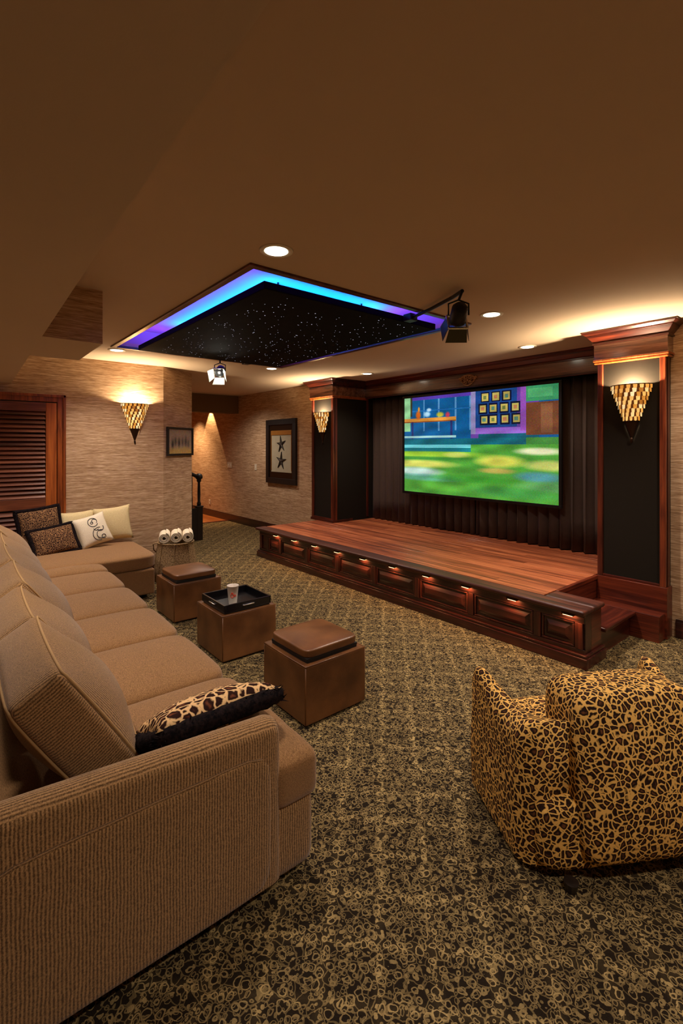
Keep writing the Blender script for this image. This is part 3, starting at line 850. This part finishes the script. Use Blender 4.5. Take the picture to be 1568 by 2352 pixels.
# ================================================================ PICTURES, SWITCHES
def picture(label, c, rot, w, h, bw, depth, frame_m, extra):
    t = thing('framed_picture', label, 'picture', c)
    f = MB()
    f.box(-w / 2, w / 2, -depth, 0, h / 2 - bw, h / 2).box(-w / 2, w / 2, -depth, 0, -h / 2, -h / 2 + bw)
    f.box(-w / 2, -w / 2 + bw, -depth, 0, -h / 2 + bw, h / 2 - bw).box(w / 2 - bw, w / 2, -depth, 0, -h / 2 + bw, h / 2 - bw)
    obj('frame', f, frame_m, t, bevel=.004, local=True)
    extra(t, w - 2 * bw, h - 2 * bw, -depth * .35)
    t.rotation_euler = (0, 0, rot)
    return t
def print_extra(t, w, h, y):
    nx, ny = 44, 28; rg = np.random.RandomState(7)
    im = np.zeros((ny, nx, 3)); uu, vv = np.meshgrid((np.arange(nx) + .5) / nx, (np.arange(ny) + .5) / ny)
    im[:] = (176, 158, 136)
    for (a, b, c) in ((.18, .62, (52, 50, 50)), (.30, .50, (84, 74, 66)), (.45, .55, (60, 56, 52)), (.60, .52, (96, 86, 80)), (.74, .5, (70, 64, 60)), (.86, .58, (104, 92, 84))):
        w_ = np.exp(-((uu - a) / .05) ** 2 - ((vv - b) / .2) ** 2)[..., None]; im = im * (1 - w_) + np.array(c) * w_
    w_ = np.clip((vv - .68) * 6, 0, 1)[..., None] * .7; im = im * (1 - w_) + np.array((206, 166, 84)) * w_
    im = np.clip(im + rg.normal(0, 9, im.shape), 0, 255) / 255
    li = np.where(im <= .04045, im / 12.92, ((im + .055) / 1.055) ** 2.4)
    mb = MB()
    for j in range(ny + 1):
        for i in range(nx + 1): mb.v.append((-w / 2 + w * i / nx, y, h / 2 - h * j / ny))
    for j in range(ny):
        for i in range(nx):
            a = j * (nx + 1) + i; mb.f.append((a, a + nx + 1, a + nx + 2, a + 1)); mb.mi.append(0)
    mm = NT('printed_photo', .35); at = mm.n('ShaderNodeAttribute', attribute_name='pic'); mm.color(at.outputs['Color'])
    o = obj('print', mb, mm.m, t, local=True)
    ca = o.data.color_attributes.new('pic', 'FLOAT_COLOR', 'CORNER')
    ar = np.ones((ny * nx, 4, 4), np.float32); ar[:, :, :3] = li.reshape(-1, 1, 3); ca.data.foreach_set('color', ar.ravel())
A_, B_ = Vector((WL, 2.21)), Vector((-6.66, 2.74)); dd = (B_ - A_).normalized(); nn_ = Vector((dd.y, -dd.x))
pc = A_ + dd * .345 + nn_ * .004
picture('small black framed group print on the angled wall beside the hall', (pc.x, pc.y, 1.665), math.atan2(dd.y, dd.x), .585, .385, .028, .03, M['dark'], print_extra)
def star_extra(t, w, h, y):
    obj('mat_board', MB().box(-w / 2, w / 2, y, y + .004, -h / 2, h / 2), M['mat'], t, local=True)
    g = MB(); i_ = .055
    for (a, b, c, d) in ((-w / 2 + i_, w / 2 - i_, h / 2 - i_ - .13, h / 2 - i_ - .05),):
        g.box(a, b, y - .012, y, c, d)  # top strip paints in orange reflected light
    g.box(-w / 2 + i_, -w / 2 + i_ + .012, y - .01, y, -h / 2 + .14, h / 2 - .18).box(w / 2 - i_ - .012, w / 2 - i_, y - .01, y, -h / 2 + .14, h / 2 - .18)
    obj('gilt_and_glow_strip', g, M['gold'], t, bevel=.003, local=True)
    b = MB().box(-w / 2, w / 2, y - .008, y, -h / 2, -h / 2 + .11).box(-w / 2, w / 2, y - .008, y, h / 2 - .10, h / 2).box(-w / 2, -w / 2 + .05, y - .008, y, -h / 2 + .11, h / 2 - .10).box(w / 2 - .05, w / 2, y - .008, y, -h / 2 + .11, h / 2 - .10)
    obj('dark_mat', b, M['bronze'], t, local=True)
    for k, (zc, R, tilt) in enumerate(((.13, .15, .12), (-.17, .165, -.1))):
        pts = []
        for q in range(10):
            a = math.pi / 2 + q * math.pi / 5 + tilt; r = R if q % 2 == 0 else R * .27
            pts.append((r * math.cos(a), r * math.sin(a) + zc))
        mb = MB()
        vs = [(x, y - .002, z) for x, z in pts] + [(0, y - .022, zc)] + [(x * .62, y - .003, (z - zc) * .62 + zc) for x, z in pts]
        mb.add(vs, [((q + 1) % 10, q, 10) for q in range(10)])
        obj('star_ornament', mb, M['iron'], t, local=True)
        ring = MB(); ring.tube([(x, y - .006, z) for x, z in pts], .007, 6, closed=True); obj('star_outline', ring, M['blackgap'], t, local=True)
picture('tall black shadow box picture with two dark five-pointed stars', (-7.37, WB - .002, 1.505), 0, .99, 1.17, .10, .045, M['dark'], star_extra)

def plate_(name, label, cat, c, w, h, tog):
    t = thing(name, label, cat, c)
    obj('cover_plate', MB().box(-w / 2, w / 2, -.006, 0, -h / 2, h / 2), M['whitep'], t, bevel=.002, local=True)
    for (x, z, a, b) in tog: obj('toggle' if 'switch' in name else 'socket', MB().box(x - a, x + a, -.012, -.005, z - b, z + b), M['trimwht'], t, bevel=.001, local=True)
plate_('light_switch', 'wide pale double switch plate in the lit part of the hall wall', 'switch', (-9.44, WB - .001, 1.2), .19, .12, [(-.05, 0, .01, .02), (.05, 0, .01, .02)])
plate_('light_switch', 'narrow pale switch plate left of the tall star picture', 'switch', (-8.32, WB - .001, 1.19), .08, .12, [(0, 0, .01, .02)])
plate_('power_outlet', 'small pale outlet low on the hall wall above the baseboard', 'outlet', (-10.43, WB - .001, .32), .08, .12, [(0, .025, .016, .014), (0, -.025, .016, .014)])

# ================================================================ STAIR NEWEL AND CURB
nx_, ny_ = -7.86, 3.36
st_ = thing('stair_railing', 'dark wooden stair newel and handrail at the hall opening', 'railing', (nx_, ny_, 0))
np_ = MB().box(nx_ - .05, nx_ + .05, ny_ - .05, ny_ + .05, 0, .56).box(nx_ - .06, nx_ + .06, ny_ - .06, ny_ + .06, .56, .585)
obj('newel_base', np_, M['dark'], st_, bevel=.005)
obj('newel_post', MB().lathe([(.03, .585), (.036, .62), (.022, .66), (.026, .8), (.020, .98), (.034, 1.0), (.038, 1.02), (.034, 1.04), (.03, 1.06)], (nx_, ny_, 0), 16), M['dark'], st_, smooth=True)
obj('newel_cap', MB().lathe([(.03, 0), (.058, .02), (.062, .05), (.05, .085), (.03, .10), (.001, .108)], (nx_, ny_, 1.03), 16), M['dark'], st_, smooth=True)
obj('handrail', MB().tube([(nx_, ny_, 1.07), (nx_ + .03, ny_ - .12, 1.12), (nx_ + .05, ny_ - .55, 1.36), (nx_ + .05, ny_ - 1.0, 1.6)], .03, 8), M['dark'], st_, smooth=True)
obj('curb', bx(nx_ - .045, nx_ + .05, ny_ - 1.0, ny_ - .05, 0, .55), M['dark'], st_, bevel=.005)
for k in range(6):
    yb = ny_ - .14 - k * .14
    obj('baluster', MB().lathe([(.014, .55), (.018, .7), (.012, .8), (.016, 1.0), (.012, 1.10 + k * .077)], (nx_ + .03, yb, 0), 8), M['dark'], st_, smooth=True)

# ================================================================ SOFA
sofa = thing('sectional_sofa', 'long ribbed tan sectional sofa with chaise, along the left of the room', 'sofa', (-1.5, .6, 0))
SEAT = .455
bb = MB().box(-5.16, -1.56, .02, 1.06, .05, .30)
obj('base', bb, M['seat'], sofa, bevel=.025, seg=3)
obj('base', bx(-6.22, -5.17, -.10, 1.62, .05, .315), M['seat'], sofa, bevel=.02, seg=3, label='chaise base of the sofa')
for (x, y) in ((-1.62, .1), (-1.62, .98), (-3.4, .98), (-3.4, .1), (-5.0, .98), (-5.3, 1.55), (-6.12, 1.55), (-6.12, .08)):
    obj('leg', MB().lathe([(.022, 0), (.03, .055)], (x, y, 0), 12), M['dark'], sofa)
SX = [-1.585, -2.27, -2.95, -3.57, -4.21, -4.85, -5.165]
for i, (b, a) in enumerate(zip(SX[:-1], SX[1:])):
    w = b - a
    if i == 0:
        # first cushion is T-shaped: it wraps round in front of the arm
        mb = softbox((w / 2 - .004, .325, .085), 8, (0, .012, .028), 14, TRS(((a + b) / 2, .78, SEAT - .085)))
        ear = softbox((.14, .095, .085), 7, (0, .006, .010), 8, TRS((-1.605, 1.005, SEAT - .087)))
        mb.add(ear.v, ear.f)
    else:
        mb = softbox((w / 2 - .003, .325, .085), 8, (.0, .012, .030), 14, TRS(((a + b) / 2, .78, SEAT - .085)))
    obj('seat_cushion', mb, M['seat'], sofa, smooth=True)
obj('front_panel', softbox((.075, .10, .14), 7, (0, .0, .0), 6, TRS((-1.555, .985, .17))), M['back'], sofa, smooth=True)
mb = softbox((.535, .87, .078), 9, (0, 0, .022), 16, TRS((-5.70, .79, .385)))
obj('chaise_cushion', mb, M['seat'], sofa, smooth=True)
# back frame
obj('back_frame', softbox((1.86, .10, .34), 12, (0, 0, .01), 14, TRS((-3.34, .01, .35), (math.radians(8), 0, 0))), M['back'], sofa, smooth=True)
obj('back_frame', softbox((.10, .42, .28), 12, (0, 0, .01), 10, TRS((-6.16, .40, .32), (0, math.radians(-6), 0))), M['back'], sofa, smooth=True)
# back cushions, strongly reclined
BX = [-1.725, -2.39, -3.03, -3.67, -4.31, -4.95, -5.55]
lean = math.radians(33)
rndc = random.Random(3)
for i, (b, a) in enumerate(zip(BX[:-1], BX[1:])):
    w = b - a; half = (w / 2 + .004, .085, .235)
    bul = (.012, .075, .012)
    cyc, czc = .335, .650
    tf = TRS(((a + b) / 2, cyc + rndc.uniform(-.008, .008), czc + rndc.uniform(-.012, .012)), (lean + rndc.uniform(-.03, .03), rndc.uniform(-.02, .02), rndc.uniform(-.02, .02)))
    def sag(q, p): # slump: corners drop and the front belly hangs low
        q = q.copy(); q.y += .03 * max(0, p[1]) * (1 - p[0] ** 2) * (.3 - .7 * p[2]) * (1 if p[1] > 0 else 0); return q
    cu = obj('back_cushion', softbox(half, 14, bul, 18, tf, sag), M['back'], sofa, smooth=True)
    pp = MB()
    for sy in (1, -1):
        loop = []
        for (p0, p1) in (((-1, -1), (1, -1)), ((1, -1), (1, 1)), ((1, 1), (-1, 1)), ((-1, 1), (-1, -1))):
            for k in range(12):
                q = k / 12; p = (p0[0] + (p1[0] - p0[0]) * q, sy, p0[1] + (p1[1] - p0[1]) * q)
                v = softmap(p, half, 14, bul); loop.append(tf @ (sag(v, p) + Vector((0, sy * .002, 0))))
        pp.tube(loop, .0055, 6, closed=True)
    obj('piping', pp, M['pipe'], cu, smooth=True)
# near arm
am = MB(); prof = []
n = 16
for j in range(21):
    s = j / 20; y = .895 - s * .875
    ztop = .618 + .045 * s
    ring = []
    wd = .058
    if j == 0: pass
    for k in range(n + 1):
        a = math.pi * k / n
        ring.append((-1.525 + math.cos(a) * wd, y, ztop - .045 + math.sin(a) * .045))
    ring = [(-1.525 + wd, y, .05)] + [(-1.525 + wd, y, .3)] + ring + [(-1.525 - wd, y, .3), (-1.525 - wd, y, .05)]
    if j == 0:   # rounded front end
        ring = [(x, y, z) for x, y, z in ring]
    prof.append(ring)
# front rounding rings
front = []
for (dy, sc, dz) in ((.045, .0, .0), (.043, .55, -.02), (.032, .86, -.007), (.015, .97, -.002)):
    front.append([(-1.525 + (x + 1.525) * (max(sc, .02)), .895 + dy, z + (dz if z > .4 else 0) - (.0 if z < .4 else (1 - sc) * .02)) for x, y, z in prof[0]])
rings = front + prof
L_ = len(rings[0])
for r in rings: am.v += r
for j in range(len(rings) - 1):
    for k in range(L_ - 1):
        a = j * L_ + k; am.f.append((a, a + 1, a + L_ + 1, a + L_)); am.mi.append(0)
am.f.append(tuple(range(L_))); am.mi.append(0); am.f.append(tuple((len(rings) - 1) * L_ + k for k in range(L_ - 1, -1, -1))); am.mi.append(0)
arm = obj('armrest', am, M['back'], sofa, smooth=True)
sd = obj('side_panel', softbox((.012, .41, .235), 10, (0, 0, 0), 8, TRS((-1.462, .47, .295))), M['back'], sofa, smooth=True)
for o in sofa.children_recursive:                     # lay the ribs of the cloth: across the width, upright on the ends
    if o.type == 'MESH' and o.data.materials and o.data.materials[0] == M['back']:
        me = o.data; cush = o.name.startswith('back_cushion')
        at = me.attributes.new('rib', 'FLOAT', 'CORNER'); vals = []
        for p in me.polygons:
            end = abs(p.normal.x) > .72
            for vi in p.vertices:
                c = me.vertices[vi].co
                vals.append((c.z * .84 - c.y * .54) if (end and cush) else (c.y if end else c.x))
        at.data.foreach_set('value', vals)
sofa.rotation_euler = (0, 0, math.radians(-1.5))

# ================================================================ CUSHIONS
def cushion(label, c, w, h, t, rot, mat, group=None, extra=None, name='cushion'):
    th = thing(name, label, 'cushion', c, group)
    mt = rot
    obj('cover', pillow(w, h, t, mt), mat, th, smooth=True, local=True)
    if extra: extra(th, mt, w, h, t)
    return th
R = math.radians
def fur_band(th, mt, w, h, t):
    # fluffy band sewn round the rim: many short fur tufts
    mb = MB(); rn = random.Random(5)
    L = []
    for (p0, p1) in (((-1, -1), (1, -1)), ((1, -1), (1, 1)), ((1, 1), (-1, 1)), ((-1, 1), (-1, -1))):
        for k in range(90):
            q = (k + rn.random()) / 90; L.append((p0[0] + (p1[0] - p0[0]) * q, p0[1] + (p1[1] - p0[1]) * q))
    for (a, b) in L:
        for _ in range(3):
            o = Vector((a * w / 2 * .95, rn.uniform(-.05, .0), b * h / 2 * .95))
            d = Vector((a if abs(a) > .99 else a * .3, rn.uniform(-.7, .7), b if abs(b) > .99 else b * .3)).normalized()
            ln_ = rn.uniform(.018, .04); sd_ = d.cross(Vector((rn.random(), rn.random(), rn.random()))).normalized() * .005
            mb.add([mt @ (o + sd_), mt @ (o - sd_), mt @ (o + d * ln_)], [(0, 1, 2)])
    mb2 = MB(); loop = []
    for (p0, p1) in (((-1, -1), (1, -1)), ((1, -1), (1, 1)), ((1, 1), (-1, 1)), ((-1, 1), (-1, -1))):
        for k in range(14):
            q = k / 14; a = p0[0] + (p1[0] - p0[0]) * q; b = p0[1] + (p1[1] - p0[1]) * q
            r_ = 1 / (abs(a) ** 8 + abs(b) ** 8) ** .125
            loop.append(mt @ Vector((a * w / 2 * .97 * r_, -.024, b * h / 2 * .95 * r_)))
    mb2.tube(loop, .033, 8, closed=True)
    mb2.v = [(x + rn.uniform(-.004, .004), y + rn.uniform(-.004, .004), z + rn.uniform(-.004, .004)) for x, y, z in mb2.v]
    fb = obj('fur_band', mb2, M['fur'], th, smooth=True, local=True, label='fluffy black fur band')
    obj('fur_tufts', mb, M['fur'], fb, local=True, kind='stuff')

def face(yaw, lean_, roll=0):
    """pillow upright in the YZ plane, lean_ < 0 tips its top towards -X"""
    return Matrix.Rotation(R(yaw), 4, 'Z') @ Matrix.Rotation(R(lean_), 4, 'Y') @ Matrix.Rotation(R(90), 4, 'Z') @ Matrix.Rotation(R(roll), 4, 'Y')
cushion('leopard cushion with black fur edging leaning on the near sofa arm', (-1.80, .80, .548), .50, .36, .15, face(0, 62), M['leopc'], None, fur_band)
def dark_border(th, mt, w, h, t):
    loop = []; mb2 = MB()
    for (p0, p1) in (((-1, -1), (1, -1)), ((1, -1), (1, 1)), ((1, 1), (-1, 1)), ((-1, 1), (-1, -1))):
        for k in range(14):
            q = k / 14; a = p0[0] + (p1[0] - p0[0]) * q; b = p0[1] + (p1[1] - p0[1]) * q
            loop.append(mt @ Vector((a * w / 2 * (.98 - .07 * (1 - b * b)), 0, b * h / 2 * (.98 - .07 * (1 - a * a)))))
    mb2.tube(loop, .024, 8, closed=True)
    obj('fur_band', mb2, M['fur'], th, smooth=True, local=True, label='black fur band')
cushion('dark spotted cushion standing behind its twin in the sofa corner by the door', (-6.05, .80, .745), .42, .38, .13, face(4, -14, -6), M['leopd'], 'dark spotted cushions', dark_border)
cushion('dark spotted cushion in front of its twin, nearest the ivory printed cushion', (-5.83, .90, .60), .45, .32, .13, face(8, -28, -7), M['leopd'], 'dark spotted cushions', dark_border)
cushion('plain cream cushion partly hidden behind the ivory printed one', (-6.12, 1.165, .665), .40, .40, .13, face(0, -12, -2), M['cream'], 'plain cream cushions')
cushion('plain cream cushion leaning on the papered wall, furthest right on the chaise', (-6.10, 1.545, .685), .42, .41, .13, face(-3, -13, -4), M['cream'], 'plain cream cushions')
def ink(th, mt, w, h, t):
    mb = MB()
    def surf(a, b):
        e = max(0, (1 - a * a) * (1 - b * b)); return mt @ Vector((a * w / 2, -(t / 2 * e ** .38 + .001), b * h / 2))
    def arc(cx_, cz_, r, a0, a1, th_=.0036, k=1.0):
        mb.tube([surf(cx_ + r * math.cos(R(a0 + (a1 - a0) * i / 18)), cz_ + k * r * math.sin(R(a0 + (a1 - a0) * i / 18))) for i in range(19)], th_, 5)
    arc(.05, .42, .28, 20, 330); arc(.16, .46, .15, -60, 220); arc(-.02, .40, .07, 0, 360)
    arc(.20, -.38, .40, 70, 270); arc(.28, -.42, .26, 60, 300); arc(.34, -.02, .20, 200, 380); arc(.38, -.60, .12, 0, 360); arc(.10, .02, .14, 180, 320)
    obj('printed_drawing', mb, M['ink'], th, local=True, label='loose grey line drawing on the cushion front')
cushion('ivory cushion printed with a loose grey line drawing, tilted at the front', (-5.90, 1.285, .66), .36, .36, .12, face(6, -24, -13), M['white'], None, ink)

# ================================================================ OTTOMANS, TRAY, CUP
def ottoman(label, x, y, lid=True, src=None):
    t = thing('ottoman', label, 'ottoman', (x, y, 0), 'leather cube ottomans')
    hw_, H = .229, .352
    obj('body', bx(x - hw_, x + hw_, y - hw_, y + hw_, .012, H - .004), M['leather'], t, bevel=.010, seg=3)
    for i, (a, b, z) in enumerate(((0, 0, 0),)):
        w = MB(); c = hw_ - .004
        w.tube([(x - c, y - c, H - .006), (x + c, y - c, H - .006), (x + c, y + c, H - .006), (x - c, y + c, H - .006)], .0055, 6, closed=True)
        for sx in (-1, 1):
            for sy in (-1, 1): w.tube([(x + sx * c, y + sy * c, .02), (x + sx * c, y + sy * c, H - .01)], .004, 6)
        obj('welt', w, M['leather'], t, smooth=True)
    obj('inner_lip', bx(x - .19, x + .19, y - .19, y + .19, H - .004, H + .006), M['blackgap'], t)
    for sx in (-1, 1):
        for sy in (-1, 1): obj('glide', bx(x + sx * .19 - .02, x + sx * .19 + .02, y + sy * .19 - .02, y + sy * .19 + .02, 0, .013), M['blackgap'], t)
    if lid:
        obj('lid_board', bx(x - .193, x + .193, y - .193, y + .193, H + .006, H + .024), M['blackgap'], t, bevel=.003)
        obj('lid_cushion', softbox((.200, .200, .026), 9, (0, 0, .016), 14, TRS((x, y, H + .046))), M['leather'], t, smooth=True)
    return t
ottoman('brown leather cube ottoman with padded lid, nearest the camera', -2.44, 1.80)
ottoman('brown leather cube ottoman carrying the black tray', -3.485, 1.80, lid=False)
ottoman('brown leather cube ottoman with padded lid, beside the chaise', -4.50, 1.82)
tx, ty, tz = -3.485, 1.80, .358
tr_ = thing('serving_tray', 'square black lacquered tray lying on the middle ottoman', 'tray', (tx, ty, tz))
hb = .20
obj('tray_base', bx(tx - hb + .01, tx + hb - .01, ty - hb + .01, ty + hb - .01, tz, tz + .012), M['tray'], tr_)
for (a, b, c, d) in ((-hb, hb, -hb, -hb + .014), (-hb, hb, hb - .014, hb), (-hb, -hb + .014, -hb + .014, hb - .014), (hb - .014, hb, -hb + .014, hb - .014)):
    obj('tray_side', bx(tx + a, tx + b, ty + c, ty + d, tz, tz + .058), M['tray'], tr_, bevel=.003)
for s in (-1, 1):
    obj('tray_handle', MB().tube([(tx - .05, ty + s * (hb + .002), tz + .034), (tx - .04, ty + s * (hb + .009), tz + .034), (tx + .04, ty + s * (hb + .009), tz + .034), (tx + .05, ty + s * (hb + .002), tz + .034)], .005, 8), M['chrome'], tr_, smooth=True)
    obj('tray_handle', MB().tube([(tx + s * (hb + .002), ty - .05, tz + .034), (tx + s * (hb + .009), ty - .04, tz + .034), (tx + s * (hb + .009), ty + .04, tz + .034), (tx + s * (hb + .002), ty + .05, tz + .034)], .005, 8), M['chrome'], tr_, smooth=True)
cux, cuy, cuz = -3.405, 1.73, tz + .0135
cup = thing('paper_cup', 'white paper drink cup with a red mark standing in the black tray', 'cup', (cux, cuy, cuz))
r0, r1, ch = .030, .044, .145
obj('cup_body', MB().lathe([(r0 - .002, .003), (r0, 0), (r0 + .0005, .004), (r1, ch), (r1 + .0015, ch + .001), (r1 + .0015, ch + .004), (r1 - .001, ch + .004), (r1 - .002, ch - .002), (r0 - .001, .008), (.001, .008)], (cux, cuy, cuz), 28), M['paper'], cup, smooth=True)
mk = MB(); base_a = math.atan2(-cuy, -cux)
def cs_(u, v):     # u along the girth (m, right positive seen from outside), v height
    rr = r0 + (r1 - r0) * v / ch + .0009; a = base_a + u / rr
    return (cux + rr * math.cos(a), cuy + rr * math.sin(a), cuz + v)
def stroke(pts, r=.0017):
    out = []
    for (a, b) in zip(pts[:-1], pts[1:]):
        for k in range(5): q = k / 5; out.append(cs_(a[0] + (b[0] - a[0]) * q, a[1] + (b[1] - a[1]) * q))
    out.append(cs_(*pts[-1])); mk.tube(out, r, 5)
c0z = .078
stroke([(-.004 + .013 * math.cos(R(a)), c0z + .015 * math.sin(R(a))) for a in range(50, 320, 20)], .0026)      # big script C
stroke([(-.012, c0z + .017), (-.009, c0z + .024), (-.006, c0z + .018), (-.002, c0z + .024), (.001, c0z + .018)], .002)   # comb
stroke([(-.005, c0z + .003), (-.001, c0z + .004), (.003, c0z + .001)], .002)
stroke([(.002, c0z - .010), (.005, c0z + .012), (.006, c0z - .002), (.010, c0z + .003), (.010, c0z - .008), (.013, c0z - .003), (.013, c0z - .008)])
stroke([(.016, c0z - .008), (.017, c0z + .010)]); stroke([(.020 + .004 * math.cos(R(a)), c0z - .003 + .006 * math.sin(R(a))) for a in range(0, 361, 40)])
stroke([(-.019, c0z - .002), (-.014, c0z - .004)])
obj('red_print', mk, M['red'], cup, label='red script mark on the cup side')

# ================================================================ BASKET WITH ROLLED BLANKETS
bkx, bky = -5.74, 2.165
bk = thing('woven_basket', 'tapered tweed covered basket between the chaise and the stair wall', 'basket', (bkx, bky, 0))
prof = [(.235, 0), (.25, .01), (.243, .15), (.225, .30), (.203, .43), (.207, .445), (.195, .445), (.188, .43), (.2, .2), (.22, .02), (.001, .02)]
b_ = MB().lathe(prof, (bkx, bky, 0), 40)
b_.v = [(x + .004 * math.sin(37 * z + 9 * math.atan2(y - bky, x - bkx)), y, z) for x, y, z in b_.v]
obj('basket_body', b_, M['tweed'], bk, smooth=True)
for a in (20, 110, 200, 245, 290, 335):
    if True:
        pts = [(bkx + (r + .003) * math.cos(R(a)), bky + (r + .003) * math.sin(R(a)), z) for r, z in prof[1:6]]
        obj('stave', MB().tube(pts, .006, 6), M['tweed'], bk, smooth=True)
obj('rim_band', MB().tube([(bkx + .205 * math.cos(R(a)), bky + .205 * math.sin(R(a)), .448) for a in range(0, 360, 15)], .009, 8, closed=True), M['tweed'], bk, smooth=True)
obj('basket_handle', MB().tube([(bkx - .10, bky - .175, .30), (bkx - .12, bky - .225, .36), (bkx - .10, bky - .24, .43), (bkx - .06, bky - .20, .45)], .008, 6), M['tweed'], bk, smooth=True)
def roll(label, c, yaw, rad=.058, L=.30, pitch=0):
    t = thing('rolled_blanket', label, 'blanket', c, 'rolled fleece blankets in the basket')
    pts = []; N = 90; turns = 3.2
    mb = MB(); w = .011
    for i in range(N + 1):
        q = i / N; a = q * turns * 2 * math.pi; r = .012 + (rad - .012) * q
        wob = 1 + .04 * math.sin(a * 1.7)
        for (rr, x) in ((r * wob, -L / 2), (r * wob + w, -L / 2), (r * wob + w, L / 2), (r * wob, L / 2)): mb.v.append((x, rr * math.cos(a), rr * math.sin(a)))
    for i in range(N):
        for k in range(4):
            a = i * 4 + k; b = i * 4 + (k + 1) % 4; mb.f.append((a, b, b + 4, a + 4)); mb.mi.append(0)
    mb.f += [(3, 2, 1, 0), (N * 4, N * 4 + 1, N * 4 + 2, N * 4 + 3)]; mb.mi += [0, 0]
    obj('roll', mb, M['white'], t, smooth=False, local=True, bevel=.003)
    t.rotation_euler = (0, R(pitch), R(yaw))
va = math.degrees(math.atan2(-bky, -bkx))
roll('rolled ivory blanket at the left of the three in the basket', (bkx - .047, bky - .124, .520), va, .056, .30)
roll('rolled ivory blanket in the middle of the three in the basket', (bkx + .0, bky + .0, .523), va, .057, .31)
roll('rolled ivory blanket at the right of the three in the basket', (bkx + .047, bky + .124, .520), va, .056, .30)

# ================================================================ LEOPARD ARMCHAIR
lcx, lcy = -.79 + .25 * .53, 1.79 + .25 * .85
ch_ = thing('armchair', 'leopard print armchair seen from behind at the right, facing the stage', 'armchair', (lcx, lcy, 0))
def chl(mb, name, mat=None, **k): return obj(name, mb, mat or M['leop'], ch_, smooth=True, local=True, **k)
chl(softbox((.258, .135, .30), 8, (.0, .025, .010), 16, TRS((0, .105, .367), (R(-5), 0, 0))), 'backrest')
chl(softbox((.30, .24, .09), 8, (0, .0, .03), 14, TRS((0, .31, .32))), 'seat_cushion')
chl(softbox((.40, .24, .13), 9, (0, 0, 0), 12, TRS((0, .24, .16))), 'base')
for sx in (-1, 1):
    mb = MB(); ns, nt = 18, 20
    for i in range(ns + 1):
        s = i / ns; v = .06 + .46 * s
        outer = .445; inner = .20 + (.405 - .20) * (s ** .75)
        if s < .12: outer -= .05 * ((.12 - s) / .12) ** 2
        top = .565 - .05 * math.sin(math.pi * min(1, s * 1.15)) + .02 * s
        if s > .93: top -= .05 * ((s - .93) / .07) ** 2
        w = outer - inner; rr = min(w / 2, .075)
        pts = [(outer, .03), (outer + .008, .2), (outer, .4), (outer, top - rr)]
        for k in range(1, 7):
            a = math.pi / 2 * k / 6; pts.append((outer - rr + rr * math.cos(a), top - rr + rr * math.sin(a)))
        for k in range(0, 7):
            a = math.pi / 2 + math.pi / 2 * k / 6; pts.append((inner + rr + rr * math.cos(a), top - rr + rr * math.sin(a)))
        pts += [(inner, .3), (inner, .03)]
        m_ = len(pts)
        for (u, z) in pts: mb.v.append((sx * u, v, z))
    for i in range(ns):
        for k in range(m_ - 1):
            a = i * m_ + k; q = (a, a + 1, a + m_ + 1, a + m_); mb.f.append(q if sx < 0 else q[::-1]); mb.mi.append(0)
    mb.f.append(tuple(range(m_)) if sx > 0 else tuple(range(m_ - 1, -1, -1))); mb.mi.append(0)
    mb.f.append(tuple(ns * m_ + k for k in (range(m_ - 1, -1, -1) if sx > 0 else range(m_)))); mb.mi.append(0)
    chl(mb, 'armrest')
for (u, v) in ((-.3, -.02), (.3, -.02), (-.3, .44), (.3, .44)):
    obj('leg', MB().lathe([(.018, 0), (.026, .035)], (u, v, 0), 12), M['dark'], ch_, local=True)
ch_.rotation_euler = (0, 0, math.atan2(.85, .53))
